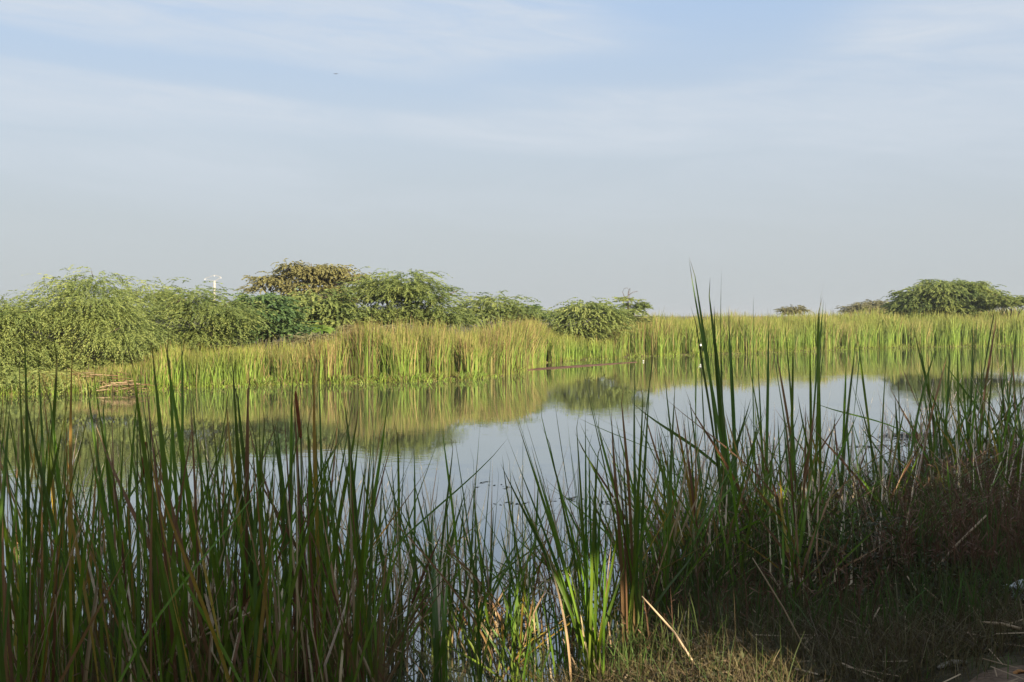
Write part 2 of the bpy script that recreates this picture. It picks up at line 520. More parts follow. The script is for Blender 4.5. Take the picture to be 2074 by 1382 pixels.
def sprays(rng, lobes, n, L, K, leaf, droop=0.5, inner=0.35, up=-0.45, keep=None):
    """Feathery arching sprays of paired leaflets filling uneven lobes. lobes: rows of cx cy cz rx ry rz."""
    lobes = np.asarray(lobes, float)
    per = 16
    m = max(12, n // per)                                   # boughs; each carries a flat tier of sprays
    area = (lobes[:, 3] * lobes[:, 5]) ** 0.8
    which = rng.choice(len(lobes), m, p=area / area.sum())
    d = rng.normal(size=(m, 3)); d /= np.linalg.norm(d, axis=1)[:, None]
    low = d[:, 2] < up
    d[low, 2] *= -rng.random(low.sum())
    r = np.where(rng.random(m) < inner, rng.uniform(0.25, 0.75, m), rng.uniform(0.74, 0.98, m))
    ph = rng.random((len(lobes), 4)) * 6.28                 # lumps: the outline swells and shrinks with direction
    a = np.arctan2(d[:, 1], d[:, 0])
    r *= 1 + 0.12 * np.sin(3 * a + ph[which, 0]) * np.cos(3 * d[:, 2] + ph[which, 1]) + 0.09 * np.sin(7 * a + ph[which, 2]) + 0.07 * np.sin(9 * d[:, 2] + ph[which, 3])
    far = rng.random(m) < 0.05                              # a few long shoots stand clear of the outline
    r = np.where(far, r * rng.uniform(1.03, 1.2, m), r)
    c, rad = lobes[which, :3], lobes[which, 3:]
    pb = c + d * rad * r[:, None]
    vb = rng.normal(0, 0.13, m)
    bi = np.repeat(np.arange(m), np.where(far, per // 3, per))
    n = len(bi)
    size = np.clip(L * rng.uniform(0.3, 0.6, m), 0.2, None)[bi]
    off = rng.normal(size=(n, 3)) * np.stack([size, size, size * 0.3], -1)
    p = pb[bi] + off
    out = d[bi][:, :2] + 0.5 * off[:, :2] / size[:, None]
    ang = np.arctan2(out[:, 1], out[:, 0]) + rng.normal(0, 0.45, n)
    dz = d[bi][:, 2]
    if keep is not None:
        k = keep(p); p, bi, ang, dz = p[k], bi[k], ang[k], dz[k]; n = len(p)
    hd = np.stack([np.cos(ang), np.sin(ang), np.zeros(n)], -1)
    Ls = L * rng.uniform(0.45, 1.1, n)
    rise = rng.uniform(0.0, 0.32, n) + 0.14 * np.clip(dz, 0, 1)
    dr = droop * rng.uniform(0.6, 1.6, n)
    s = np.linspace(0.05, 1, K)[None, :]
    pos = p[:, None, :] + hd[:, None, :] * (s * Ls[:, None])[:, :, None]
    pos[:, :, 2] += (rise[:, None] * s - dr[:, None] * s ** 2) * Ls[:, None]
    side = np.stack([-hd[:, 1], hd[:, 0], np.zeros(n)], -1)
    sg = np.where(np.arange(K) % 2 == 0, 1.0, -1.0)[None, :, None]
    ax = hd[:, None, :] * 1.0 + side[:, None, :] * sg * 0.42 + rng.normal(0, 0.16, (n, K, 3))
    ax[:, :, 2] += rise[:, None] - 2 * dr[:, None] * s - 0.1
    ax /= np.linalg.norm(ax, axis=2)[:, :, None]
    nm = rng.normal(0, 0.4, (n, K, 3)) + 0.8 * hd[:, None, :]; nm[:, :, 2] += 0.6
    wv = np.cross(ax, nm); wv /= np.linalg.norm(wv, axis=2)[:, :, None] + 1e-9
    ll = leaf[0] * rng.uniform(0.6, 1.3, (n, K, 1)) * (1.1 - 0.4 * s)[:, :, None]
    ww = leaf[1] * rng.uniform(0.7, 1.3, (n, K, 1))
    q = np.stack([pos, pos + ax * ll * 0.5 + wv * ww * 0.5, pos + ax * ll, pos + ax * ll * 0.5 - wv * ww * 0.5], 2)
    V = q.reshape(-1, 3)
    F = np.arange(len(V)).reshape(-1, 4)
    clump = 0.18 * np.sin(p[:, 0] * 1.3 + p[:, 2] * 0.9) + 0.12 * np.sin(p[:, 1] * 2.1 - p[:, 2] * 2.7 + p[:, 0] * 0.7)
    v = np.clip(0.45 + 0.6 * clump + vb[bi] + rng.normal(0, 0.1, n), 0, 1)
    v = np.clip(v[:, None] + rng.normal(0, 0.1, (n, K)), 0, 1)
    return V, F, np.repeat(v.reshape(-1), 4), p, hd, Ls


def limbs(rng, base, lobes, r0, stems=3, twig_pts=None):
    out = []
    lobes = np.asarray(lobes, float)
    for i in range(stems):
        bag = Bag()
        lo = lobes[i % len(lobes)]
        b = np.asarray(base) + np.array((0, 0, -0.1))
        e = lo[:3] + rng.normal(0, 0.25, 3) * lo[3:]
        pts = []
        for t in np.linspace(0, 1, 8):
            q = b * (1 - t) + e * t
            q = q + np.array((0.25 * math.sin(3 * t + i), 0.25 * math.cos(2.4 * t + i), 0.5 * math.sin(math.pi * t) * 0.5)) * (np.linalg.norm(e - b) * 0.12)
            pts.append(q)
        V, F = tube(pts, np.linspace(r0, r0 * 0.25, 8) * (1 if i == 0 else 0.75), 6)
        bag.add(V, F)
        for j in range(4):                                  # side limbs
            s = pts[3 + j]
            e2 = lo[:3] + rng.normal(0, 0.6, 3) * lo[3:]
            mid = (s + e2) / 2 + np.array((0, 0, 0.2))
            V, F = tube([s, (s + mid) / 2 + rng.normal(0, 0.08, 3), mid, e2], [r0 * 0.35, r0 * 0.28, r0 * 0.2, r0 * 0.08], 4)
            bag.add(V, F)
        out.append(('trunk' if i == 0 else 'limb', bag.mesh('limb', True)))
    if twig_pts is not None:
        bag = Bag()
        for p in twig_pts:
            lo = lobes[np.argmin(((lobes[:, :3] - p) ** 2).sum(1))]
            s = lo[:3] + (p - lo[:3]) * 0.35
            V, F = tube([s, (s + p) / 2 + rng.normal(0, 0.1, 3), p], [r0 * 0.16, r0 * 0.11, r0 * 0.05], 4)
            bag.add(V, F)
        out.append(('twigs', bag.mesh('twigs', True)))
    return out


def add_limbs(o, meshes):
    for nm, me in meshes:
        obj(nm, me, M['bark'], o, kind='stuff' if nm == 'twigs' else None)


def px_lobes(L, D):
    out = []
    for l in L:
        px, py, rx, ry = l[:4]; dd = l[4] if len(l) > 4 else 0
        c = P(px, py, D + dd); k = (D + dd) / FPX
        out.append((*c, rx * k, rx * k * 0.85, ry * k))
    return out


NSPRAY = []


def tree(name, label, cat, D, L, mat, dens=1.0, droop=0.5, leaf=None, spray=1.0, seed=1, base=None, r0=0.09, stems=4, K=14, inner=0.35, group=None, twigs=40, up=-0.45):
    rng = np.random.default_rng(seed)
    lobes = np.array(px_lobes(L, D)) * np.array((1, 1, 1, 0.88, 0.85, 0.8))
    cx = float((lobes[:, 0] * lobes[:, 3]).sum() / lobes[:, 3].sum()) if base is None else P(base, 640, D)[0]
    cy = float(lobes[:, 1].mean())
    b = np.array((cx, cy, float(ground(cx, cy))))
    o = thing(name, b, label, cat, group)
    l0 = leaf or (min(0.0042 * D, 0.3), min(0.00092 * D, 0.075))
    dens = dens * (1.0 if D < 70 else 1.7)
    area = sum(r[3] * r[5] * 3.14 for r in lobes)
    n = int(dens * area * 250 * (40.0 / D) ** 1.5)
    NSPRAY.append((name, D, round(area, 1), n))
    V, F, v, p, hd, Ls = sprays(rng, lobes - np.array((*b, 0, 0, 0)), n, spray, K, l0, droop, inner, up)
    kk = V.reshape(-1, 4, 3)[:, :, 2].min(1) > 0.03 - b[2]      # nothing hangs into the water
    V = V.reshape(-1, 4, 3)[kk].reshape(-1, 3); v = v.reshape(-1, 4)[kk].reshape(-1); F = np.arange(len(V)).reshape(-1, 4)
    obj('crown', mesh_quads('crown', V, F, {'v': v}), M[mat], o)
    tw = p[rng.choice(len(p), min(twigs, len(p)), replace=False)]
    add_limbs(o, limbs(rng, (0, 0, 0), lobes - np.array((*b, 0, 0, 0)), r0, stems, tw))
    return o


BANK = 'trees and bushes on the far bank'
tree('bush', 'feathery green bush cut by the left edge of the picture, hanging to the water', 'bush', 35,
     [(5, 640, 46, 48), (-30, 690, 60, 80), (20, 725, 48, 55), (-60, 640, 60, 50), (10, 768, 60, 26, -1.5), (-50, 770, 60, 30, -1.5)], 'fol_mid', 1.0, 0.5, seed=11, group=BANK)
tree('bush', 'big pale green feathery bush drooping to the water, widest at the left', 'bush', 36.5,
     [(180, 640, 85, 66), (120, 655, 55, 55), (235, 690, 70, 62), (90, 725, 70, 52), (185, 600, 55, 32), (160, 745, 90, 38), (60, 765, 70, 28), (35, 715, 40, 60), (230, 745, 50, 26), (100, 775, 70, 18, -2.5), (30, 778, 60, 18, -2.5), (185, 768, 50, 16, -2.2), (140, 575, 22, 12), (192, 572, 20, 14)],
     'fol_bright', 1.15, 0.5, seed=12, group=BANK)
tree('bush', 'green feathery bush behind and right of the widest drooping bush', 'bush', 42,
     [(300, 640, 62, 58), (298, 602, 42, 26), (345, 690, 60, 48), (270, 700, 50, 40), (310, 740, 60, 30, -4), (250, 735, 50, 30, -4)], 'fol_bright', 1.0, 0.45, seed=13, group=BANK)
tree('bush', 'rounded green bush with a bent top twig below the pale power pole', 'bush', 40,
     [(395, 632, 52, 46), (378, 602, 36, 24), (440, 640, 46, 40), (400, 685, 55, 34), (465, 650, 25, 30)], 'fol_mid', 1.05, 0.42, seed=14, group=BANK)
tree('bush', 'dark green dense round bush left of the olive dry tree', 'bush', 43,
     [(540, 638, 52, 44), (500, 655, 42, 36), (560, 672, 56, 30), (480, 675, 40, 25), (520, 615, 30, 22)], 'fol_deep', 1.2, 0.35, leaf=(0.15, 0.08), spray=0.6, seed=15, group=BANK)
tree('tree', 'olive brown thin tree with bare twigs, highest on the far bank', 'tree', 60,
     [(620, 574, 70, 38), (536, 574, 38, 30), (590, 548, 22, 24), (665, 562, 42, 34), (713, 560, 26, 24), (698, 600, 34, 32), (620, 608, 60, 28), (565, 566, 34, 24), (640, 556, 32, 24)],
     'fol_olive', 1.0, 0.4, leaf=(0.15, 0.07), spray=0.6, up=-0.75, seed=16, base=590, r0=0.16, stems=6, group=BANK, twigs=160, inner=0.3)
tree('bush', 'green bush in front of the olive brown tree', 'bush', 50,
     [(640, 618, 46, 38), (615, 650, 52, 34), (690, 648, 40, 32), (660, 596, 28, 16), (720, 650, 35, 28)], 'fol_mid', 1.05, 0.4, leaf=(0.18, 0.085), seed=17, group=BANK)
tree('acacia_tree', 'broad green acacia with layered crown, right of the olive brown tree', 'tree', 51,
     [(820, 592, 66, 48), (775, 594, 44, 36), (868, 614, 48, 40), (900, 642, 36, 26), (785, 642, 58, 34), (738, 648, 34, 24), (840, 645, 54, 32)],
     'fol_mid', 1.15, 0.4, seed=18, r0=0.14, group=BANK)
tree('shrub', 'low grey green dry shrub at the foot of the layered acacia', 'shrub', 45,
     [(745, 668, 52, 18), (690, 690, 40, 16), (820, 668, 40, 14)], 'fol_grey', 0.9, 0.3, seed=19, r0=0.03, spray=0.5, group=BANK)
tree('shrub', 'grey brown twiggy shrub under the olive tree above the reeds', 'shrub', 42,
     [(645, 690, 44, 14), (600, 700, 36, 12)], 'fol_grey', 0.8, 0.3, seed=20, r0=0.03, spray=0.5, group=BANK)
tree('bush', 'low rounded thorny bush between the layered acacia and the bright bush', 'bush', 58,
     [(1000, 622, 54, 28), (960, 632, 30, 22), (1048, 634, 30, 18), (1000, 645, 60, 16)], 'fol_mid', 0.95, 0.35, seed=21, r0=0.07, group=BANK)
tree('bush', 'tiny upright bush beside the low rounded thorny bush', 'bush', 59,
     [(1075, 630, 8, 16), (1085, 645, 16, 10)], 'fol_deep', 1.2, 0.2, spray=0.35, seed=22, r0=0.04, group=BANK)
tree('bush', 'bright green leafy bush reaching down among the reeds in the centre', 'bush', 61,
     [(1180, 642, 60, 28), (1215, 652, 40, 36), (1130, 648, 30, 20), (1170, 672, 52, 20), (1205, 630, 40, 16), (1185, 622, 30, 12)], 'fol_bright', 1.1, 0.4, leaf=(0.16, 0.075), seed=23, r0=0.08, group=BANK)
kt = tree('acacia_tree', 'small pointed acacia in tiers with curled top twigs', 'tree', 65,
          [(1276, 648, 36, 9), (1277, 634, 34, 7), (1276, 620, 26, 5), (1274, 608, 18, 4), (1273, 598, 9, 4), (1285, 645, 40, 5)], 'fol_mid', 1.15, 0.25, seed=24, r0=0.07, spray=0.7, group=BANK)
tree('bush', 'tiny distant round bush beyond the reeds, right of centre', 'bush', 110,
     [(1608, 627, 15, 7), (1595, 630, 12, 6), (1604, 632, 20, 6)], 'fol_grey', 1.5, 0.3, spray=0.7, seed=25, r0=0.08, group=BANK)
tree('bush', 'low wide greyish bush beyond the reeds left of the dome shaped tree', 'bush', 125,
     [(1768, 622, 38, 16), (1735, 629, 24, 11), (1795, 624, 22, 15), (1760, 630, 50, 12)], 'fol_grey', 1.6, 0.3, spray=0.8, seed=26, r0=0.1, group=BANK)
tree('acacia_tree', 'big dome shaped acacia rising above the reeds at the right', 'tree', 95,
     [(1912, 598, 78, 34), (1862, 606, 42, 30), (1958, 598, 54, 30), (1996, 612, 30, 22), (1905, 622, 88, 20), (1850, 620, 36, 18)], 'fol_mid', 1.9, 0.4, spray=1.0, seed=27, r0=0.2, group=BANK)
tree('bush', 'low sloping bush touching the right side of the dome shaped tree', 'bush', 92,
     [(2038, 614, 36, 12), (2010, 608, 20, 16), (2075, 612, 30, 12)], 'fol_mid', 1.4, 0.3, spray=0.8, seed=28, r0=0.1, group=BANK)

# thin leader twigs on two of the trees


def leader(tree_o, pts, D, r):
    b = np.array(tree_o.location)
    V, F = tube([P(x, y, D) - b for x, y in pts], np.linspace(r, r * 0.4, len(pts)), 5)
    obj('twig', mesh_quads('twig', V, F, smooth=True), M['bark'], tree_o)


leader(kt, [(1273, 650), (1273, 625), (1272, 600), (1273, 590), (1276, 584)], 65, 0.035)
leader(kt, [(1272, 606), (1264, 600), (1261, 592), (1264, 585), (1270, 583), (1274, 588)], 65, 0.022)
leader(kt, [(1273, 598), (1282, 592), (1292, 590)], 65, 0.02)

# the leafy shade trees that stand behind the photographer and along the right bank
PATCH = np.array((0.62, 6.4, 0.45))
SV = np.array(SUN)


def gap(p_world):
    q = p_world - PATCH
    t = q @ SV
    d = np.linalg.norm(q - t[:, None] * SV[None, :], axis=1)
    ang = np.abs(q[:, 0] - t * SV[0])
    return ~((d < 0.56) & (t > 0))


SHADE = [(-7.5, -3.5, 8.0), (-1.5, -3.6, 8.4), (3.4, -2.2, 8.2), (6.0, -1.7, 7.4), (8.6, 0.8, 8.6), (13.2, 5.2, 8.8), (17.5, 9.6, 9.2), (22.5, 15.5, 9.0)]
words = ['first', 'second', 'third', 'fourth', 'fifth', 'sixth', 'seventh', 'eighth']
for i, (x, y, h) in enumerate(SHADE):
    rng = np.random.default_rng(300 + i)
    b = np.array((x, y, float(ground(x, y))))
    lob = [(0, 0, h * 0.68, 3.4, 3.2, 2.2), (-1.8, 0.6, h * 0.6, 2.4, 2.2, 1.8), (1.9, -0.5, h * 0.6, 2.4, 2.3, 1.8), (0.4, 1.2, h * 0.52, 2.4, 1.8, 1.4),
           (-0.5, -1.6, h * 0.5, 2.6, 2.0, 1.6), (1.2, -1.6, h * 0.40, 2.2, 1.8, 1.3), (-1.6, -1.2, h * 0.40, 2.0, 1.8, 1.2)]
    o = thing('shade_tree', b, 'leafy shade tree outside the picture, %s along the near bank from the left' % words[i], 'tree', 'shade trees behind the camera')
    V, F, v, p, hd, Ls = sprays(rng, lob, 1480, 0.9, 9, (0.3, 0.16), 0.4, 0.5, -0.8)
    cw = V.reshape(-1, 4, 3).mean(1) + b
    k = gap(cw)
    V = V.reshape(-1, 4, 3)[k].reshape(-1, 3); v = v.reshape(-1, 4)[k].reshape(-1)
    obj('crown', mesh_quads('crown', V, np.arange(len(V)).reshape(-1, 4), {'v': v}), M['fol_shade'], o)
    add_limbs(o, limbs(rng, (0, 0, 0), lob[:4], 0.16, 4))

# broad leaved plant
bp = thing('broad_leaf_plant', hit(655, 690) * [1, 0, 0] + [0, 46, float(ground(P(655, 690, 46)[0], 46))], 'light green plant with long broad leaves in front of the dark bushes', 'plant')
bp.location = (P(652, 668, 46)[0], 46, float(ground(P(652, 668, 46)[0], 46)))
_r = random.Random(5)
cz = P(652, 668, 46)[2] - bp.location[2]
V, F = tube([(0, 0, -0.05), (0.02, 0, cz * 0.5), (0, 0, cz)], [0.07, 0.06, 0.05], 6)
obj('stem', mesh_quads('stem', V, F, smooth=True), M['fol_lush'], bp)
for i in range(13):
    a = math.pi * (-0.1 + 1.2 * i / 12) + _r.uniform(-.1, .1)
    L = _r.uniform(0.55, 0.95)
    dx, dz, dy = math.cos(a), 0.75 * math.sin(a) + 0.1, _r.uniform(-0.7, 0.2)
    pts = [np.array((dx * L * t, dy * L * t, cz + dz * L * t - 0.55 * L * t * t)) for t in np.linspace(0, 1, 7)]
    V = []
    for j, q in enumerate(pts):
        t = j / 6; w = 0.10 * math.sin(math.pi * min(1, 0.12 + t * 0.88)) + 0.008
        sx = np.array((-math.sin(a) * 0.6, 0.5, math.cos(a) * 0.6)); sx /= np.linalg.norm(sx)
        V += [q - sx * w, q + np.array((0, 0, -0.02)), q + sx * w]
    F = [(j * 3 + k, j * 3 + k + 1, (j + 1) * 3 + k + 1, (j + 1) * 3 + k) for j in range(6) for k in range(2)]
    obj('leaf', mesh_quads('leaf', np.array(V), np.array(F), {'v': np.full(len(V), _r.uniform(0.3, 1))}, True), M['fol_lush'], bp)

# ------------------------------------------------------------------ far reed beds


def blades(rng, x, y, z, h, w, lean, k, v, seg=3):
    """Upright blades, three quads each."""
    n = len(x)
    a = rng.uniform(0, 6.28, n)
    la = rng.uniform(0, 6.28, n); ll = np.abs(rng.normal(0, lean, n)) * h
    wd = np.stack([np.cos(a), np.sin(a) * 0.5, np.zeros(n)], -1)
    ts = np.array([0, 0.4, 0.75, 1.0][:seg + 1]); ws = np.array([0.8, 1.0, 0.8, 0.12])[:seg + 1]
    V = np.zeros((n, seg + 1, 2, 3)); T = np.zeros((n, seg + 1, 2))
    for i, (t, q) in enumerate(zip(ts, ws)):
        c = np.stack([x + np.cos(la) * ll * t ** 1.8, y + np.sin(la) * ll * t ** 1.8, z + h * t * (1 - 0.12 * (ll / h) * t)], -1)
        V[:, i, 0] = c - wd * (w * q * 0.5)[:, None]; V[:, i, 1] = c + wd * (w * q * 0.5)[:, None]
        T[:, i, :] = t
    b = (np.arange(n) * (seg + 1) * 2)[:, None, None]
    F = np.array([[2 * i, 2 * i + 1, 2 * i + 3, 2 * i + 2] for i in range(seg)])[None] + b
    r = lambda q: np.repeat(q, (seg + 1) * 2)
    return V.reshape(-1, 3), F.reshape(-1, 4), T.reshape(-1), r(k), r(v)


def reed_bed(label, px0, px1, n, depth, seed, hp, mixg):
    rng = np.random.default_rng(seed)
    # points along the far shoreline between two viewing directions
    fx = np.linspace(-16, 60, 4000); fy = np.interp(fx, FX, FY)
    px = fx / fy * FPX + W / 2
    m = (px >= px0) & (px <= px1)
    fx, fy, px = fx[m], fy[m], px[m]
    seglen = np.hypot(np.gradient(fx), np.gradient(fy))
    seglen = seglen / fy ** 0.5
    i = rng.choice(len(fx), n, p=seglen / seglen.sum())
    dpt = rng.exponential(depth, n) + 0.05 * rng.random(n)
    clump = 0.5 + 0.5 * np.sin(fx[i] * 2.1 + np.sin(fx[i] * 5.3)) * np.sin(dpt * 1.3 + fx[i] * 0.9)
    x = fx[i] + rng.normal(0, 0.12, n); y = fy[i] + dpt + 0.35 * np.sin(fx[i] * 1.9) + 0.25 * np.sin(fx[i] * 4.7)
    gapm = np.zeros(n, bool)
    for (g, gw, gd) in ((1274, 9, 3.0), (1418, 7, 1.3), (1330, 5, 0.8), (865, 4, 0.8), (790, 3, 0.7), (1110, 4, 0.7), (1045, 4, 0.8)):
        gapm |= (np.abs(x / y * FPX + W / 2 - g) < gw) & (dpt < gd) & (rng.random(n) < 0.75)
    keep = ~gapm
    x, y, dpt, clump = x[keep], y[keep], dpt[keep], clump[keep]
    pxx = x / y * FPX + W / 2
    h = np.interp(pxx, [p for p, _ in hp], [q for _, q in hp]) * (0.56 + 0.24 * clump + rng.uniform(0, 0.4, len(x)))
    h *= 1 + 0.10 * np.sin(x * 0.9 + 0.6 * np.sin(y)) + 0.09 * np.sin(x * 2.3 + y * 1.1) * np.sin(y * 0.8 + x * 0.4)
    h *= np.where(rng.random(len(x)) < 0.25, rng.uniform(0.35, 0.8, len(x)), 1.0) * np.where(rng.random(len(x)) < 0.03, 1.15, 1.0)
    z = np.maximum(ground(x, y), -0.05)
    g = np.interp(pxx, [p for p, _ in mixg], [q for _, q in mixg])
    k = np.clip(rng.random(len(x)) * 0.78 + 0.22 * (0.5 + 0.5 * np.sin(x * 0.8 + 1.0 + 0.7 * np.sin(y * 1.1 + x * 2.3))) + g, 0, 1)
    v = np.clip(0.4 + 0.25 * np.sin(x * 3.1 + y) * np.sin(x * 1.2) + rng.normal(0, 0.28, len(x)), 0, 1)
    V, F, T, k, v = blades(rng, x, y, z, h, rng.uniform(0.018, 0.04, len(x)) * (y / 45) ** 0.5, 0.17, k, v)
    obj('reed_bed', mesh_quads('reed_bed', V, F, {'t': T, 'k': k, 'v': v}), M['reed'], kind='stuff', label=label, category='reeds')


HP = [(-30, 0.55), (150, 0.5), (290, 0.8), (340, 1.1), (380, 1.1), (480, 1.22), (640, 1.41), (720, 1.76), (850, 1.88), (1000, 1.92), (1080, 1.76), (1130, 1.28), (1230, 1.2), (1265, 1.89), (1320, 2.02), (1400, 2.08), (1800, 2.15), (2100, 2.24)]
MG = [(300, -0.05), (480, -0.1), (640, 0.02), (800, 0.08), (950, 0.08), (1060, 0.0), (1120, -0.2), (1250, -0.08), (1330, -0.1), (1700, -0.16), (2074, -0.2)]
reed_bed('tall tan and green reeds lining the far shore left of the mud bar', -30, 1120, 40000, 1.6, 41, HP, MG)
reed_bed('greener tall reeds on the far shore from the mud bar to the right edge', 1120, 2140, 54000, 4.5, 42, HP, MG)
# back rows filling towards the dome tree
rng = np.random.default_rng(43)
n = 16000
x = rng.uniform(8, 62, n); y = np.interp(x, FX, FY) + rng.uniform(6, 34, n)
z = ground(x, y)
V, F, T, k, v = blades(rng, x, y, z, rng.uniform(1.2, 2.1, n) * (1 + 0.12 * np.sin(x * 0.7 + y * 0.31) + 0.08 * np.sin(x * 1.9)), rng.uniform(0.05, 0.085, n), 0.15, np.clip(rng.random(n) * 0.8, 0, 1), np.clip(rng.normal(0.4, 0.2, n), 0, 1))
obj('reed_bed', mesh_quads('reed_bed', V, F, {'t': T, 'k': k, 'v': v}), M['reed'], kind='stuff', label='reeds stretching back from the right shore to the dome shaped tree', category='reeds')

# low sedge and waterline grass along the far shore
rng = np.random.default_rng(44)
n = 12000
fx = rng.uniform(-18, 44, n); u = rng.random(n)
fx = np.where(u < 0.5, rng.uniform(-18, 1.5, n), fx)
y = np.interp(fx, FX, FY) + rng.uniform(-0.5, 0.5, n) - np.where((fx > -6.5) & (fx < 0), 0.7 * np.abs(np.sin(fx * 1.3)), 0) * rng.random(n)
h = rng.uniform(0.08, 0.42, n) * (0.35 + 0.65 * (np.sin(fx * 2.7 + np.sin(fx * 6.1)) > -0.3))
V, F, T, k, v = blades(rng, fx, y, np.full(n, -0.02), h, rng.uniform(0.025, 0.045, n), 0.8, np.clip(rng.random(n) * 0.95, 0, 1), np.clip(rng.normal(0.35, 0.25, n), 0, 1))
obj('shore_sedge', mesh_quads('shore_sedge', V, F, {'t': T * 0.5, 'k': k, 'v': v}), M['reed'], kind='stuff', label='low sedge edging the far waterline below the tall reeds', category='sedge')

# undergrowth under the left bushes and a heap of pale cut reeds
rng = np.random.default_rng(45)
bag = Bag()
for i in range(170):
    px, py = rng.uniform(120, 290), rng.uniform(755, 798)
    if i < 90:
        px, py = rng.normal(228, 20), rng.uniform(776, 795)
    D = 33.4 + rng.uniform(-0.3, 0.7)
    c = P(px, py, D); c[2] = max(c[2], float(ground(c[0], c[1])) + 0.02, 0.02)
    a = rng.normal(0, 0.3); L = rng.uniform(0.12, 0.5)
    d = np.array((math.cos(a), rng.normal(0, 0.8), 0.5 * math.sin(a))) * L
    V, F = tube([c - d, c + np.array((0, 0, 0.02)), c + d], [0.012, 0.014, 0.009], 4)
    bag.add(V, F, v=rng.uniform(0.2, 1))
obj('reed_litter', bag.mesh('reed_litter'), M['deadleaf'], kind='stuff', label='heap of pale cut reeds at the waterline under the left bushes', category='cut reeds')

# ------------------------------------------------------------------ power pole, bird, scraps
pz = P(433, 600, 150)
pole = thing('power_pole', (pz[0], 150, float(ground(pz[0], 150))), 'pale concrete power pole with roof shaped crossarm above the far bushes', 'power pole')
b = np.array(pole.location)


def pbar(name, p, q, r, mat, sides=4, parent=pole, D=150):
    A, B = P(*p, D) - b, P(*q, D) - b
    V, F = tube([A, (A + B) / 2, B], [r, r, r], sides)
    obj(name, mesh_quads(name, V, F), M[mat], parent)


top = P(434.5, 569, 150) - b
V, F = tube([(0, 0, -0.3), top * 0.5, top], [0.24, 0.19, 0.15], 8)
obj('pole', mesh_quads('pole', V, F, smooth=True), M['concrete'], pole)
pbar('crossarm', (415, 564.5), (434, 557.5), 0.022, 'concrete')
pbar('crossarm', (434, 557.5), (447.5, 561.5), 0.026, 'concrete')
pbar('strut', (447, 562), (435.5, 570), 0.026, 'concrete')
pbar('strut', (416, 565), (433.5, 570), 0.016, 'concrete')
for q in ((415, 565), (434, 558), (447.5, 562)):
    pbar('insulator', q, (q[0], q[1] + 2.5), 0.05, 'greywhite', 6)

bird = thing('bird', P(680.5, 150, 42), 'tiny dark bird flying high in the pale sky', 'bird')
V, F = tube([(-0.02, -0.12, 0), (0, -0.06, 0.005), (0, 0.03, 0.01), (0, 0.09, 0.015), (0, 0.13, 0.01)], [0.012, 0.035, 0.045, 0.03, 0.008], 6)
bird.scale = (0.47, 0.47, 0.47)
obj('body', mesh_quads('body', V, F, smooth=True), M['bird'], bird)
for s in (-1, 1):
    V = [(0, 0.05, 0.02), (0, -0.04, 0.02), (s * 0.09, -0.03, 0.05), (s * 0.09, 0.06, 0.05), (s * 0.2, -0.05, 0.0), (s * 0.19, 0.0, 0.0)]
    V = np.array(V + [(x_, y_, z_ - 0.008) for x_, y_, z_ in V])
    F = np.array([(0, 1, 2, 3), (3, 2, 4, 5), (6, 9, 8, 7), (9, 11, 10, 8), (0, 3, 9, 6), (3, 5, 11, 9), (1, 7, 8, 2), (2, 8, 10, 4), (4, 10, 11, 5)])
    obj('wing', mesh_quads('wing', V, F), M['bird'], bird)


def crumple(name, loc, size, seed, mat, label, cat, group=None):
    import bmesh
    from mathutils import noise
    bm = bmesh.new()
    bmesh.ops.create_icosphere(bm, subdivisions=3, radius=1)
    for vv in bm.verts:
        f = 1 + 0.55 * noise.noise(vv.co * 1.7 + Vector((seed, 0, 0))) + 0.25 * noise.noise(vv.co * 4.1 + Vector((0, seed, 0)))
        c = vv.co * f
        vv.co = Vector((c.x * size[0], c.y * size[1], c.z * size[2]))
    me = bpy.data.meshes.new(name); bm.to_mesh(me); bm.free()
    o = obj(name, me, M[mat], label=label, category=cat, group=group)
    o.location = loc
    return o


# white scrap caught in the reeds: a folded sheet with two upright corners
wp = P(1418, 698, 64.6)
V = []
prof = [(-0.15, 0.17), (-0.10, 0.06), (-0.02, -0.06), (0.06, -0.11), (0.13, -0.06), (0.12, 0.06), (0.07, 0.19)]
inn = [(-0.13, 0.15), (-0.07, 0.07), (-0.01, 0.02), (0.02, 0.0), (0.05, 0.03), (0.06, 0.08), (0.06, 0.19)]
for yy in (-0.03, 0.03):
    for i in range(7):
        V.append((prof[i][0], yy + 0.03 * math.sin(i * 2), prof[i][1] - 0.03)); V.append((inn[i][0], yy * 0.4 - 0.02 * math.sin(i), inn[i][1] - 0.03))
F = []
for i in range(6):
    F += [(2 * i, 2 * i + 1, 2 * i + 3, 2 * i + 2), (14 + 2 * i, 16 + 2 * i, 17 + 2 * i, 15 + 2 * i), (2 * i, 2 * i + 2, 16 + 2 * i, 14 + 2 * i), (2 * i + 1, 15 + 2 * i, 17 + 2 * i, 2 * i + 3)]
o = obj('plastic_scrap', mesh_quads('plastic_scrap', np.array(V) * 0.72, np.array(F)), M['white'], label='small bright white scrap caught in the far reeds above a dark gap', category='plastic scrap')
o.location = wp
for (px, py, s, lab) in ((622, 769, 0.06, 'pale lump lying at the far waterline below the tan reeds'), (1303, 733.5, 0.04, 'tiny white lump at the waterline right of the mud bar')):
    h_ = hit(px, py)
    crumple('litter_lump', (h_[0], h_[1], 0.05), (s, s, s * 0.7), px, 'greywhite', lab, 'litter')

h_ = hit(2070, 1224)
crumple('plastic_bag', (h_[0], h_[1], h_[2] + 0.09), (0.1, 0.08, 0.06), 3.3, 'greywhite', 'crumpled dusty white bag at the right edge among brown weeds', 'bag')
h_ = hit(1925, 1354)


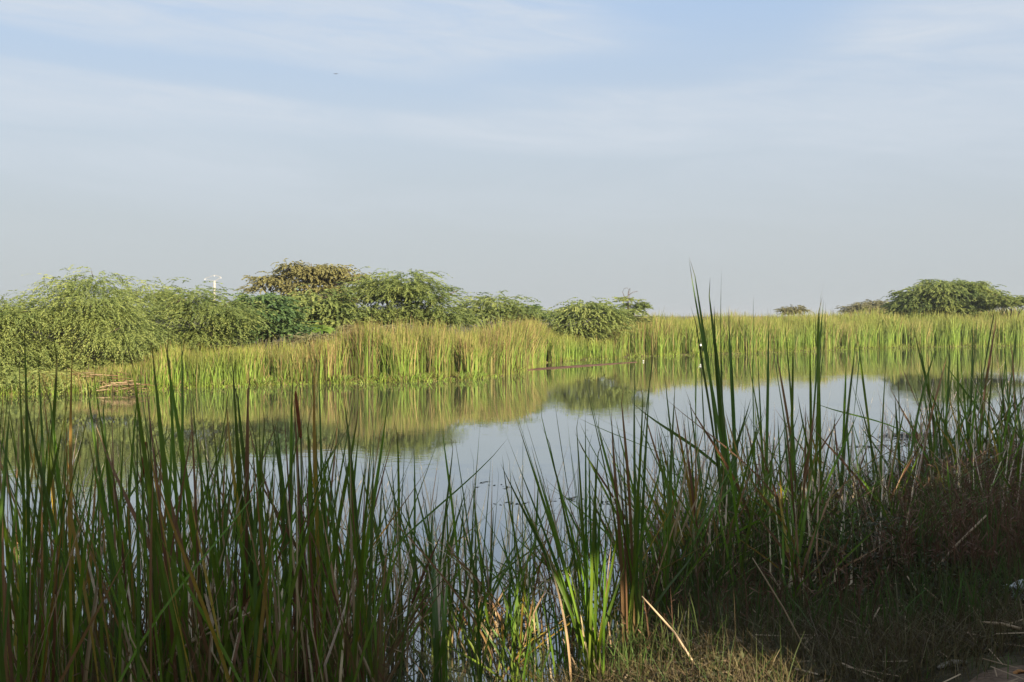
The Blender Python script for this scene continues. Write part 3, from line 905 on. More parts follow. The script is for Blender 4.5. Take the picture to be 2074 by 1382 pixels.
def strip(name, p0, p1, w, th, mat, label, cat, curl=0.02):
    a, c = np.asarray(p0, float), np.asarray(p1, float)
    d = c - a; s = np.cross(d, (0, 0, 1)); s /= np.linalg.norm(s)
    V = []
    for i, t in enumerate(np.linspace(0, 1, 7)):
        q = a + d * t + np.array((0, 0, curl * math.sin(math.pi * t) + 0.01))
        ww = w * (0.6 + 0.5 * math.sin(math.pi * min(1, t + 0.1))) * (1 + 0.2 * math.sin(i * 2.2))
        V += [q - s * ww, q + np.array((0, 0, th)) - s * ww * 0.3, q + np.array((0, 0, th * 0.8)) + s * ww * 0.4, q + s * ww, q - np.array((0, 0, th * 0.4))]
    F = [(i * 5 + k, i * 5 + (k + 1) % 5, (i + 1) * 5 + (k + 1) % 5, (i + 1) * 5 + k) for i in range(6) for k in range(5)]
    F += [(0, 4, 3, 1), (1, 3, 2, 1 if False else 1)][:1] + [(30, 31, 33, 34)]
    return obj(name, mesh_quads(name, np.array(V), np.array(F), smooth=True), M[mat], label=label, category=cat)


strip('husk', hit(1898, 1358), hit(1958, 1347), 0.022, 0.012, 'husk', 'pale flat husk lying at the edge of the dirt track', 'husk')
strip('dry_leaf', hit(2050, 1372), hit(2080, 1368), 0.02, 0.006, 'orange', 'orange brown dry leaf on the dirt track in the bottom right corner', 'leaf')

# ------------------------------------------------------------------ near bank: stuff
R2 = np.random.default_rng(50)


def scatter(n, d0, d1, px0, px1, cond=None):
    """Points on the near bank seen between two columns, evenly over the picture's depth."""
    D = np.exp(R2.uniform(math.log(d0), math.log(d1), n))
    px = R2.uniform(px0, px1, n)
    x = (px - W / 2) / FPX * D
    dd = near_d(x, D)
    k = dd > 0.0
    if cond is not None:
        k &= cond(x, D, dd, px)
    return x[k], D[k], dd[k], px[k]


# grass
x, y, dd, px = scatter(30000, 4.3, 20, -60, 2140, lambda x, y, d, px: (y > 5.34 + 0.45 * (x - 1.9) + 0.12 * R2.normal(size=len(x))) | (px < 1640))
n = len(x)
h = R2.uniform(0.06, 0.22, n) * (1 + 1.2 * (R2.random(n) < 0.2)) * np.where((px > 1600) & (y < 6.6), 0.55, 1.0)
V, F, T, k, v = blades(R2, x, y, ground(x, y) - 0.01, h, R2.uniform(0.003, 0.006, n), 0.6, np.zeros(n), np.clip(R2.random(n) ** 1.2, 0, 1))
obj('grass', mesh_quads('grass', V, F, {'v': v}), M['grass'], kind='stuff', label='short mixed green and dry grass covering the near bank', category='grass')

x, y, dd, px = scatter(9000, 6.3, 15, 1220, 2140, lambda x, y, d, px: R2.random(len(x)) < 0.35 + 0.65 * (np.sin(x * 3.1 + y) * np.sin(y * 2.3) > -0.1))
n = len(x)
V, F, T, k, v = blades(R2, x, y, ground(x, y) - 0.01, R2.uniform(0.2, 0.75, n) * np.where(y < 7.5, 0.6, 1.0), R2.uniform(0.005, 0.011, n), 0.38, np.zeros(n), np.clip(R2.random(n), 0, 1))
obj('grass', mesh_quads('grass', V, F, {'v': v}), M['grass'], kind='stuff', label='tall rank grass tangled between the right bank cattails', category='grass')

x, y, dd, px = scatter(26000, 4.6, 8.5, 1080, 2140, lambda x, y, d, px: (y > 5.4 + 0.45 * (x - 1.9) + 0.12 * R2.normal(size=len(x))) | (px < 1500))
n = len(x)
V, F, T, k, v = blades(R2, x, y, ground(x, y) - 0.01, R2.uniform(0.08, 0.26, n), R2.uniform(0.003, 0.007, n), 1.1, np.zeros(n), np.clip(R2.beta(1.2, 1.8, n), 0, 1))
obj('grass', mesh_quads('grass', V, F, {'v': v}), M['thatch'], kind='stuff', label='flattened brown and dull green grass thatch beside the dirt track', category='grass')

# leafy ground cover in low mounds along the water's edge and over the bank
x, y, dd, px = scatter(80000, 4.8, 19, 900, 2140, lambda x, y, d, px: ((y > 5.5 + 0.45 * (x - 1.9)) | (px < 1500)) & (px + 0 * y > 980 + 90 * R2.normal(size=len(x))) & (R2.random(len(x)) < np.where(y < 6.8, 0.3, 1.0)))
n = len(x)
mound = (0.5 + 0.5 * np.sin(x * 2.6 + 1.3 * np.sin(y * 1.9))) * (0.5 + 0.5 * np.sin(y * 2.2 + x))
hh = (0.06 + 0.5 * mound) * np.where(y < 6.6, 0.3, 1.0)
z = ground(x, y) + hh * R2.random(n) ** 0.7
ax = R2.normal(size=(n, 3)); ax[:, 2] = np.abs(ax[:, 2]) * 0.6; ax /= np.linalg.norm(ax, axis=1)[:, None]
nm = R2.normal(0, 0.6, (n, 3)); nm[:, 2] += 0.7
wv = np.cross(ax, nm); wv /= np.linalg.norm(wv, axis=1)[:, None]
l = (R2.uniform(0.025, 0.055, n) * (y / 8) ** 0.3)[:, None]; ww = l * 0.45
p = np.stack([x, y, z], -1)
V = np.stack([p, p + ax * l * .5 + wv * ww * .5, p + ax * l, p + ax * l * .5 - wv * ww * .5], 1).reshape(-1, 3)
v = np.clip(0.35 + 0.3 * (mound - 0.5) + R2.normal(0, 0.2, n), 0, 1)
obj('ground_cover', mesh_quads('ground_cover', V, np.arange(len(V)).reshape(-1, 4), {'v': np.repeat(v, 4)}), M['cover'], kind='stuff', label='dark low leafy plants spreading over the right bank to the water', category='ground cover')


def weeds(n, cond, d0, d1, px0, px1, hmin, hmax, label, name, mat='weed', twig=15):
    x, y, dd, px = scatter(n, d0, d1, px0, px1, cond)
    n = len(x)
    z = ground(x, y)
    h = R2.uniform(hmin, hmax, n)
    V1, F1, T, k, v1 = blades(R2, x, y, z - 0.02, h, R2.uniform(0.006, 0.012, n), 0.2, np.zeros(n), np.clip(R2.normal(0.45, 0.2, n), 0, 1))
    t = R2.uniform(0.25, 1.0, (n, twig))
    tip = V1.reshape(n, -1, 2, 3)[:, :, 0]
    i0 = np.clip((t * 3).astype(int), 0, 2)
    ts = np.array([0, 0.4, 0.75, 1.0])
    rows = np.arange(n)[:, None]
    f = np.clip((t - ts[i0]) / (ts[i0 + 1] - ts[i0] + 1e-6), 0, 1)[:, :, None]
    p = tip[rows, i0] * (1 - f) + tip[rows, i0 + 1] * f
    ax = R2.normal(size=(n, twig, 3)); ax[:, :, 2] = np.abs(ax[:, :, 2]) + 0.3
    ax /= np.linalg.norm(ax, axis=2)[:, :, None]
    wv = np.cross(ax, R2.normal(size=(n, twig, 3))); wv /= np.linalg.norm(wv, axis=2)[:, :, None]
    l = R2.uniform(0.03, 0.12, (n, twig, 1)); ww = R2.uniform(0.002, 0.006, (n, twig, 1))
    V2 = np.stack([p, p + ax * l * .6 + wv * ww, p + ax * l, p + ax * l * .6 - wv * ww], 2).reshape(-1, 3)
    v2 = np.repeat(np.clip(R2.normal(0.4, 0.25, n * twig), 0, 1), 4)
    V = np.vstack([V1, V2]); F = np.vstack([F1, np.arange(len(V2)).reshape(-1, 4) + len(V1)])
    obj(name, mesh_quads(name, V, F, {'v': np.concatenate([v1, v2])}), M[mat], kind='stuff', label=label, category='weeds')


weeds(1900, lambda x, y, d, px: (px > 1800 + (y - 8) * 6 + 50 * R2.normal(size=len(x))) & (d > 0.2), 7.2, 19, 1700, 2150, 0.25, 0.72,
      'reddish brown dried weeds in a thicket on the right bank', 'dry_weeds')
weeds(300, lambda x, y, d, px: d > 0.1, 6.5, 13, 1250, 1800, 0.25, 0.6, 'scattered brown dried weeds among the right bank cattails', 'dry_weeds', twig=10)
weeds(150, lambda x, y, d, px: np.sin(px * 0.021) > 0.1, 4.1, 5.6, -60, 760, 0.5, 0.95, 'brown sedge with feathery seed heads at the bottom left', 'dry_weeds', twig=22)

# dead lower leaves and broken stems that choke the foot of the left stand
n = 2600
Dd = R2.uniform(4.3, 7.6, n); pxd = R2.uniform(-70, 770, n)
xd = (pxd - W / 2) / FPX * Dd
clot = np.sin(xd * 5.1 + Dd * 2.0) * np.sin(Dd * 3.7 + xd)
kd = R2.random(n) < 0.35 + 0.65 * (clot > -0.1)
xd, Dd = xd[kd], Dd[kd]; n = len(xd)
V, F, T, k, v = blades(R2, xd, Dd, np.maximum(ground(xd, Dd), -0.05), R2.uniform(0.25, 1.25, n), R2.uniform(0.006, 0.015, n), 0.3, np.zeros(n), np.clip(R2.beta(1.3, 2.2, n), 0, 1))
obj('dead_leaves', mesh_quads('dead_leaves', V, F, {'v': v}), M['deadleaf'], kind='stuff', label='matted dead leaves and stems choking the foot of the left cattails', category='dead leaves')

# litter of short straw
x, y, dd, px = scatter(5200, 4.6, 12, 950, 2140, lambda x, y, d, px: R2.random(len(x)) < np.where((px > 1120) & (px < 1500) & (y < 7.4), 1.0, np.where(px > 1650, 0.1, 0.25)))
n = len(x)
z = ground(x, y) + R2.uniform(0.01, 0.09, n)
a = R2.uniform(0, 6.28, n)
ax = np.stack([np.cos(a), np.sin(a) * 0.6, R2.normal(0, 0.18, n)], -1)
l = R2.uniform(0.06, 0.3, n)[:, None]; ww = R2.uniform(0.003, 0.007, n)[:, None]
wv = np.cross(ax, np.array((0, -0.5, 1.0))); wv /= np.linalg.norm(wv, axis=1)[:, None]
p = np.stack([x, y, z], -1)
V = np.stack([p - ax * l * .5 - wv * ww, p - ax * l * .5 + wv * ww, p + ax * l * .5 + wv * ww, p + ax * l * .5 - wv * ww], 1).reshape(-1, 3)
obj('straw_litter', mesh_quads('straw_litter', V, np.arange(len(V)).reshape(-1, 4), {'v': np.repeat(R2.random(n), 4)}), M['straw'], kind='stuff', label='broken straw and dry reed bits strewn over the near bank', category='straw')

# floating weed
bag = Bag()


def floaters(cx, cy, rx, ry, n, up=0.0):
    for i in range(n):
        px = cx + R2.normal(0, rx * 0.5); py = cy + R2.normal(0, ry * 0.5)
        D = 2.5 * FPX / max(py - HOR, 40)
        q = P(px, py, D); q[2] = 0.004 + up * R2.random()
        a = R2.uniform(0, 6.28); L = R2.uniform(0.02, 0.07) * (D / 12) ** 0.5
        d = np.array((math.cos(a), math.sin(a), R2.uniform(0, 0.4 if up else 0.15))) * L; s = np.array((-math.sin(a), math.cos(a), 0.1)) * L * 0.4
        bag.add(np.array([q - d, q + s, q + d, q - s]), np.array([[0, 1, 2, 3]]))


floaters(1840, 884, 70, 8, 420); floaters(1900, 896, 90, 6, 220); floaters(1760, 906, 60, 3, 60)
floaters(1150, 1014, 35, 5, 22); floaters(1230, 1020, 26, 4, 14); floaters(1040, 1022, 40, 5, 14); floaters(1000, 985, 40, 12, 12)
floaters(1340, 1100, 40, 40, 260, 0.12); floaters(1310, 1170, 30, 50, 260, 0.12); floaters(1380, 1060, 40, 20, 160, 0.15); floaters(1700, 975, 90, 10, 200, 0.2)
floaters(1030, 1290, 60, 25, 120, 0.1); floaters(1500, 900, 300, 25, 30)
obj('floating_weed', bag.mesh('floating_weed'), M['dark_weed'], kind='stuff', label='dark floating water weed in specks and mats near the bank', category='water weed')

# ------------------------------------------------------------------ near cattails
rnd = random.Random(77)
NSEG = 12


def leaf_mesh(B, T, width, bow=0.45, twist=1.5, ang=None, curl=0.0, fold=None):
    """A cattail blade from base to tip, upright at its foot; fold=(t, point) breaks it over."""
    B, T = np.asarray(B, float), np.asarray(T, float)
    L = np.linalg.norm(T - B)
    C = B + np.array((rnd.gauss(0, 0.03), rnd.gauss(0, 0.03), 1.0)) * L * bow + (T - B) * 0.08
    C2 = B + (T - B) * 0.72 + np.array((rnd.gauss(0, 0.01), 0, 0.02)) * L
    ts = np.linspace(0, 1, NSEG + 1)
    pts = np.array([(1 - t) ** 3 * B + 3 * (1 - t) ** 2 * t * C + 3 * (1 - t) * t * t * C2 + t ** 3 * T for t in ts])
    if fold is not None:
        tf, Q = fold
        i0 = int(tf * NSEG)
        K = pts[i0]; Q = np.asarray(Q)
        for j in range(i0 + 1, NSEG + 1):
            u = (j - i0) / (NSEG - i0)
            arc = np.array((0, 0, 0.10 * L * math.sin(math.pi * min(1, u * 1.3)) * (1 - u)))
            pts[j] = K * (1 - u) + Q * u + arc
    if curl:
        for j, t in enumerate(ts):
            if t > 0.9:
                pts[j, 0] += curl * ((t - 0.9) / 0.1) ** 2
    Tn = np.gradient(pts, axis=0); Tn /= np.linalg.norm(Tn, axis=1)[:, None]
    a0 = rnd.uniform(-1.1, 1.1) if ang is None else ang
    V, A = [], []
    for j, t in enumerate(ts):
        a = a0 + twist * t
        ref = np.array((math.cos(a), math.sin(a), 0.0))
        wv = ref - Tn[j] * (ref @ Tn[j]); wv /= np.linalg.norm(wv) + 1e-9
        nv = np.cross(Tn[j], wv)
        prof = (0.8 + 0.2 * min(1, t * 3)) * (1.0 if t < 0.66 else max(0.02, 1 - ((t - 0.66) / 0.34) ** 1.4))
        hw = width * 0.5 * prof
        V += [pts[j] - wv * hw, pts[j] + nv * hw * 0.35, pts[j] + wv * hw]
        A += [t, t, t]
    F = [(j * 3 + k, j * 3 + k + 1, (j + 1) * 3 + k + 1, (j + 1) * 3 + k) for j in range(NSEG) for k in range(2)]
    return np.array(V), np.array(F), np.array(A)


def pick_mat(wts):
    r = rnd.random() * sum(wts.values())
    for k_, w_ in wts.items():
        r -= w_
        if r <= 0:
            return k_
    return 'leaf'


TRAITS = [('mostly green', {'leaf': 4, 'leaf_rust': 0.9, 'leaf_yellow': 0.5}, 0.2), ('rust streaked', {'leaf': 2, 'leaf_rust': 3, 'leaf_dry': 0.8}, 0.3), ('half dead tan', {'leaf': 2, 'leaf_dark': 1}, 0.65),
          ('darker green', {'leaf_dark': 4, 'leaf': 1, 'leaf_rust': 0.8}, 0.2), ('partly yellowed', {'leaf': 4, 'leaf_yellow': 2.0, 'leaf_dark': 1}, 0.25)]


def fill(marks, front, back, group, w, env, spread, bow, lo, hi, near, far, per=1):
    """Fill a stand: for every landmark one clump of each look in front and one behind. marks: (x0, x1, words)."""
    for x0, x1, where in marks:
        for nm, wts, dry in TRAITS:
            for dep, (d0, d1) in (('front', front), ('back', back)):
                bx = rnd.uniform(x0, x1)
                D = rnd.uniform(*(f(bx) for f in (d0, d1))) if callable(d0) else rnd.uniform(d0, d1)
                e = env(bx)
                cattail(bx, D, [], '%s cattail %s, %s' % (nm, near if dep == 'front' else far, where), group, wts, w, extra=rnd.randint(lo, hi), env=float(e), spread=spread, dry=dry, bow=bow)


LEAFLABEL = {'leaf_dry': 'dry tan leaf', 'leaf_rust': 'rust brown leaf', 'leaf_yellow': 'yellowing leaf'}


def add_leaf(root, B, T, width, mat, **kw):
    b = np.array(root.location)
    V, F, A = leaf_mesh(np.asarray(B) - b, np.asarray(T) - b, width, **kw)
    return obj('leaf', mesh_quads('leaf', V, F, {'t': A}, True), M[mat], root, label=LEAFLABEL.get(mat))


def base_at(bx, D):
    x = (bx - W / 2) / FPX * D
    return np.array((x, D, max(float(ground(x, D)), -0.06)))


def cattail(bx, D, tips, label, group=None, wts=None, w=(0.014, 0.024), extra=0, env=None, spread=70, dry=0.14, name='cattail', bow=(0.3, 0.5)):
    """One clump. tips: pixels of leaf tips in the photograph (optionally with a material); extra: more, lower leaves."""
    wts = wts or {'leaf': 5, 'leaf_dark': 1.5, 'leaf_rust': 0.9, 'leaf_yellow': 0.4}
    b = base_at(bx, D)
    root = thing(name, b, label, 'cattail', group)
    for tp in tips:
        tx, ty = tp[:2]
        mat = tp[2] if len(tp) > 2 else pick_mat(wts)
        DD = D + rnd.uniform(-0.25, 0.25)
        B = b + np.array((rnd.gauss(0, 0.05), rnd.gauss(0, 0.05), -0.03))
        add_leaf(root, B, P(tx, ty, DD), rnd.uniform(*w), mat, bow=rnd.uniform(*bow), twist=rnd.choice((-1, 1)) * rnd.uniform(0.3, 2.2),
                 curl=rnd.choice((0, 0, -0.03, 0.03)))
    if group == GL and tips:
        env -= 90
    for i in range(extra):
        ty = env + abs(rnd.gauss(0, 140)) + rnd.uniform(0, 60)
        tx = bx + rnd.gauss(-15, spread) * (1.0 if rnd.random() < 0.75 else 1.8)
        DD = D + rnd.uniform(-0.35, 0.35)
        B = b + np.array((rnd.gauss(0, 0.07), rnd.gauss(0, 0.07), -0.03))
        T = P(tx, ty, DD)
        T[2] = max(T[2], b[2] + 0.5)
        if rnd.random() < dry:                              # dead leaf, often snapped over
            T2 = T.copy(); T2[2] = b[2] + (T[2] - b[2]) * rnd.uniform(0.45, 0.9)
            fold = None
            if rnd.random() < 0.8:
                a = rnd.uniform(0, 6.28); r = rnd.uniform(0.2, 0.6)
                t0 = rnd.uniform(0.45, 0.72)
                k0 = B + (T2 - B) * t0
                fold = (t0, k0 + np.array((math.cos(a) * r, math.sin(a) * r * 0.5, rnd.uniform(-0.35, 0.1))))
            add_leaf(root, B, T2, rnd.uniform(w[0] * 0.6, w[1] * 0.8), rnd.choice(('leaf_dry', 'leaf_dry', 'leaf_dry', 'leaf_rust')), fold=fold, twist=rnd.uniform(-3, 3))
        else:
            add_leaf(root, B, T, rnd.uniform(*w), pick_mat(wts), bow=rnd.uniform(*bow), twist=rnd.choice((-1, 1)) * rnd.uniform(0.3, 2.4))
    return root


def spike(root, tip, foot, D, r=0.012):
    b = np.array(root.location)
    A, B = P(*foot, D) - b, P(*tip, D) - b
    m = [A + (B - A) * t for t in (0, 0.06, 0.3, 0.6, 0.93, 1.0)]
    V, F = tube(m, [r * 0.5, r, r * 1.05, r, r * 0.85, r * 0.3], 8)
    obj('seed_spike', mesh_quads('seed_spike', V, F, smooth=True), M['spike'], root)
    st = np.array((A[0] * 0.3, 0, 0.0))
    V, F = tube([st, st * 0.5 + A * 0.5, A + (B - A) * 0.02], [0.006, 0.005, 0.004], 5)
    obj('stem', mesh_quads('stem', V, F, {'t': np.full(len(V), 0.5)}, True), M['leaf'], root)


GL, GM, GR, GF = ('cattails in the dense left stand', 'cattails in the thin middle stand', 'cattails on the right bank', 'cattails at the far right')
LL = 'dark green cattail in the dense left stand, rising from the water'
LM = 'slender cattail with crossing leaves in the thin stand before open water'
LR = 'slender cattail among the leafy plants on the right bank'
LF = 'tall dim cattail in the stand at the far right'

# --- left: plants whose tips stand clear in the photograph
WB = (0.014, 0.024)
cattail(30, 4.7, [(48, 633), (38, 712), (2, 760, 'leaf_yellow'), (60, 800)], 'leftmost tall cattail, one leaf tip crossing the sky gap', GL, w=WB, extra=5, env=800)
cattail(75, 4.9, [(92, 682), (75, 692), (118, 668), (85, 770, 'leaf_yellow')], 'broad cattail under the peak of the pale drooping bush, second from left', GL, w=WB, extra=4, env=840)
cattail(150, 4.6, [(72, 757), (96, 760), (137, 680), (147, 700), (133, 735, 'leaf_yellow')], 'cattail with the second group of clear tips left of the brown seed spike', GL, w=WB, extra=5, env=820)
cattail(230, 4.8, [(163, 690), (182, 712), (205, 775), (175, 760)], 'cattail standing at the gap over the heap of pale cut reeds', GL, w=WB, extra=5, env=840)
cattail(262, 5.2, [(243, 765), (282, 758), (250, 860), (225, 800, 'leaf_rust')], 'cattail with a dry hanging leaf just right of the tall curled tip', GL, w=WB, extra=5, env=860)
cattail(375, 4.5, [(270, 612), (262, 668), (288, 698, 'leaf_rust'), (305, 680)], 'cattail whose broad leaf leans far left before the big drooping bush', GL, w=(0.016, 0.025), extra=4, env=860)
cattail(365, 4.8, [(370, 582), (342, 672), (329, 655), (358, 660), (365, 664), (380, 705)], 'tallest cattail on the left, its thin curled tip above the bushes', GL, w=WB, extra=5, env=800)
k1 = cattail(300, 5.1, [(310, 850), (330, 830), (290, 880)], 'cattail with a dark brown seed spike in the left stand', GL, w=WB, extra=5, env=880)
spike(k1, (295, 895), (287, 975), 5.0, 0.009)
cattail(455, 5.0, [(388, 780), (410, 840), (430, 838), (405, 770, 'leaf_dry')], 'cattail with blunt crossing leaves just right of the narrow arch', GL, w=WB, extra=6, env=860)
cattail(500, 5.2, [(474, 702), (470, 700), (502, 732), (457, 783), (478, 750)], 'cattail with two joined tips forming a narrow arch over the water', GL, w=(0.018, 0.026), extra=5, env=840)
cattail(530, 5.3, [(525, 755), (540, 805), (512, 840), (555, 850)], 'cattail with five close tips just left of the rust red spike', GL, w=WB, extra=6, env=870)
cattail(585, 5.4, [(592, 733), (591, 765), (583, 770), (575, 800), (560, 835)], 'wide tufted cattail between the lone straight tip and the right leaning leaf', GL, w=(0.018, 0.024), extra=5, env=850)
k2 = cattail(618, 5.3, [(605, 730, 'leaf_rust'), (600, 780), (630, 850)], 'cattail with an upright rust red seed spike', GL, w=WB, extra=5, env=880)
spike(k2, (598, 792), (609, 888), 5.25, 0.0095)
cattail(655, 5.5, [(641, 680), (637, 730), (645, 800), (620, 820)], 'straight cattail with a tall lone tip before the tan reeds', GL, w=(0.018, 0.026), extra=6, env=850)
cattail(712, 5.6, [(668, 760), (694, 782), (705, 842), (690, 820)], 'cattail with shorter clear tips between the wide tufted one and the right leaning leaf', GL, w=(0.018, 0.024), extra=6, env=870)
cattail(722, 5.8, [(772, 702), (757, 835), (748, 885), (775, 832, 'leaf_yellow')], 'cattail whose lone leaf leans right against the reflected reeds', GL, w=(0.018, 0.024), extra=5, env=890)
ENV = lambda q: np.interp(q, [-40, 100, 200, 320, 450, 560, 680, 760], [800, 830, 860, 820, 850, 860, 860, 900])
fill([(-60, 70, 'by the leftmost tall leaf'), (70, 200, 'under the big drooping bush'), (200, 320, 'by the dark brown seed spike'), (320, 430, 'around the tallest curled tip on the left'),
      (430, 550, 'below the narrow arch of two joined tips'), (550, 660, 'by the rust red seed spike'), (660, 765, 'at the right end of the left stand')],
     (4.2, 5.4), (5.6, 8.0), GL, (0.009, 0.018), lambda q: ENV(q) - 55, 100, (0.12, 0.42), 8, 11, 'low in front', 'standing back in water')

# --- middle thin stand in the water
WM = (0.013, 0.02)
WTM = {'leaf': 4, 'leaf_dark': 5, 'leaf_rust': 0.3}
MID = [(815, 7.4, [(804, 846), (822, 868), (838, 897), (790, 905), (770, 950)]), (850, 7.8, [(775, 925), (765, 945), (880, 1000), (815, 985)]),
       (885, 7.6, [(920, 878), (905, 1005), (858, 990), (835, 960)]), (960, 7.5, [(893, 848), (918, 867), (995, 905), (930, 953), (958, 900)]),
       (972, 7.9, [(973, 843), (1012, 936), (960, 985), (1000, 1015)]), (905, 8.0, [(850, 1030), (800, 1010), (930, 1060), (880, 1085)]),
       (1055, 7.4, [(1030, 902), (1012, 1060), (1017, 920), (1080, 1010)]), (1075, 8.2, [(1060, 835), (1090, 960), (1040, 1090)]),
       (800, 7.3, [(745, 985), (730, 930), (770, 1000)])]
MIDL = ['middle cattail with the leftmost high tips beside the dense left stand', 'cattail sprawling low left across the water in the middle', 'middle cattail with one leaf leaning right over the others', 'middle cattail with crossed leaves forming an X over open water', 'upright middle cattail with a lone straight leaf', 'shorter cattail below the one with the right leaning leaf', 'middle cattail with a leaf standing alone left of the fan', 'thin cattail between the lone leaf and the fan', 'middle cattail with leaves drooping into the dense left stand']
for qi, (bx, D, tips) in enumerate(MID):
    cattail(bx, D, tips, MIDL[qi], GM, WTM, WM, extra=4, env=960, spread=95, dry=0.12, bow=(0.2, 0.4))
fill([(755, 930, 'left of the lone upright middle leaf'), (930, 1110, 'right of the lone upright middle leaf')], (7.0, 7.8), (7.9, 9.2), GM, (0.011, 0.018), lambda q: 955, 125, (0.1, 0.35), 7, 10,
     'at the water edge', 'deeper in the water')

# --- the two big clumps at the centre
FAN = {'leaf_bright': 6, 'leaf': 3}
cattail(1205, 6.45, [(1035, 806), (1043, 840), (1012, 935), (1020, 865), (1060, 835), (1088, 803), (1075, 900), (1123, 810), (1105, 860), (1148, 838), (1150, 880), (1165, 825),
                     (1185, 825), (1192, 870), (1060, 1010, 'leaf_yellow'), (1090, 950), (1120, 930), (1135, 960), (1170, 930), (1205, 905), (1222, 960), (1240, 1000), (1215, 880), (1255, 1050), (1160, 1160, 'leaf_dry'), (1237, 1140, 'leaf_yellow'), (1180, 990), (1140, 1020)],
        'fan shaped cattail clump with sunlit yellow green lower leaves, bottom centre', None, FAN, (0.012, 0.019), extra=16, env=880, spread=60, dry=0.1, bow=(0.1, 0.25))
cattail(1285, 6.9, [(1163, 665), (1190, 755), (1217, 722), (1222, 745), (1238, 830), (1250, 840, 'leaf_rust'), (1205, 830), (1225, 880, 'leaf_rust'), (1262, 900), (1330, 660), (1288, 690), (1302, 760), (1318, 735), (1300, 850), (1255, 780), (1270, 960, 'leaf_rust'), (1345, 920), (1310, 880), (1240, 930)],
        'tall cattail clump with rusty and green leaves just right of the sunlit fan', None, {'leaf': 4, 'leaf_dark': 3, 'leaf_rust': 1.6}, (0.015, 0.022), extra=4, env=1000, spread=60)
cattail(1130, 6.6, [(1140, 1195), (1122, 1205), (1150, 1230), (1100, 1260), (1170, 1240), (1060, 1220, 'leaf_yellow'), (1085, 1150), (1110, 1180)], 'low bright green cattail tuft left of the sunlit fan', None, {'leaf_bright': 1}, (0.012, 0.017))
cattail(960, 6.2, [(925, 1190), (945, 1210), (985, 1180), (905, 1220), (1000, 1240), (890, 1170), (960, 1150)], 'low bright green cattail tuft at the water, bottom middle', None, {'leaf_bright': 3, 'leaf': 1}, (0.013, 0.018))
cattail(1035, 6.9, [(1050, 1225), (1020, 1200), (1075, 1240), (1000, 1230), (1060, 1170), (1030, 1150), (1090, 1190), (1045, 1120)], 'low bright green shoots standing in water between the two bright tufts', None, {'leaf_bright': 3, 'leaf': 1}, (0.011, 0.017), extra=4, env=1130, spread=50)
cattail(1085, 6.5, [(1095, 1260), (1070, 1275), (1110, 1235), (1080, 1215), (1120, 1290), (1060, 1300)], 'short bright green shoots just left of the low bright tuft', None, {'leaf_bright': 3, 'leaf': 1}, (0.01, 0.015), extra=3, env=1180, spread=40)
# bent tuft folded over itself
ft = thing('cattail', base_at(885, 6.0), 'cattail tuft folded over into a drooping knot near the bottom', 'cattail')
for i in range(12):
    b0 = np.array(ft.location)
    B = b0 + np.array((rnd.gauss(0, 0.04), rnd.gauss(0, 0.04), -0.03))
    K = P(rnd.uniform(875, 905), rnd.uniform(1245, 1285), 6.0 + rnd.uniform(-.1, .1))
    T = B + (K - B) * 1.2
    a = rnd.choice((0.2, 0.6, 2.6, 3.0)); r = rnd.uniform(0.05, 0.16)
    add_leaf(ft, B, T, 0.02, pick_mat({'leaf_dark': 3, 'leaf': 2, 'leaf_dry': 1}), bow=0.3, fold=(0.78, K + np.array((math.cos(a) * r, -0.08, -rnd.uniform(0.1, 0.4)))), twist=rnd.uniform(-1.5, 1.5))

# --- right: plants whose tips stand clear
WR = (0.018, 0.03)
WTR = {'leaf_dark': 6, 'leaf': 3, 'leaf_rust': 0.6}
cattail(1480, 9.6, [(1395, 522), (1402, 520), (1440, 610), (1432, 560), (1462, 538), (1447, 620), (1405, 620), (1475, 620), (1480, 650)], 'tallest cattail clump, two joined curled tips reaching highest into the sky', GR, WTR, (0.024, 0.036), extra=3, env=760)
cattail(1545, 9.8, [(1526, 600), (1555, 622), (1510, 670), (1534, 672), (1523, 700)], 'cattail with one curled tip crossing the reed skyline right of the tallest', GR, WTR, WR, extra=4, env=760)
cattail(1605, 10.2, [(1584, 612), (1556, 618), (1570, 690), (1607, 680), (1590, 830)], 'cattail with forked tips crossing the reeds below the tiny distant bush', GR, WTR, WR, extra=4, env=780)
cattail(1645, 10.4, [(1664, 568), (1660, 600), (1668, 608), (1672, 615), (1661, 690), (1640, 690)], 'cattail with four tips bunched together above the reed skyline', GR, WTR, WR, extra=4, env=780)
cattail(1365, 8.8, [(1345, 745), (1368, 760), (1325, 825), (1350, 830), (1390, 830)], 'cattail with two straight tips between the rusty clump and the tallest clump', GR, WTR, WM, extra=3, env=850)
cattail(1425, 9.2, [(1405, 770), (1388, 800), (1410, 670), (1420, 740), (1395, 790)], 'dark cattail standing before the white scrap in the far reeds', GR, WTR, WR, extra=3, env=830)
cattail(1700, 10.8, [(1735, 660), (1713, 712), (1745, 675), (1706, 755), (1722, 770)], 'cattail with leaves leaning right over the water before the paired right reeds', GR, WTR, WR, extra=4, env=800)
cattail(1785, 11.0, [(1801, 648), (1737, 672), (1720, 755), (1730, 780)], 'two leaved cattail with a broad dark tip before the right reeds', GR, WTR, (0.022, 0.03), extra=3, env=840)
cattail(1835, 11.4, [(1905, 672), (1820, 765), (1812, 790), (1845, 830)], 'cattail with a long leaf leaning right over the floating weed', GR, WTR, WR, extra=4, env=860)
YS = lambda q: float(np.interp((q - W / 2) / FPX * 10.5, NX, NY))
fill([(1090, 1190, 'behind the sunlit fan'), (1230, 1330, 'behind the rusty clump')], (7.4, 8.0), (8.1, 9.0), 'cattails at the centre', (0.009, 0.017), lambda q: 900, 85, (0.1, 0.35), 5, 8, 'near', 'farther out')
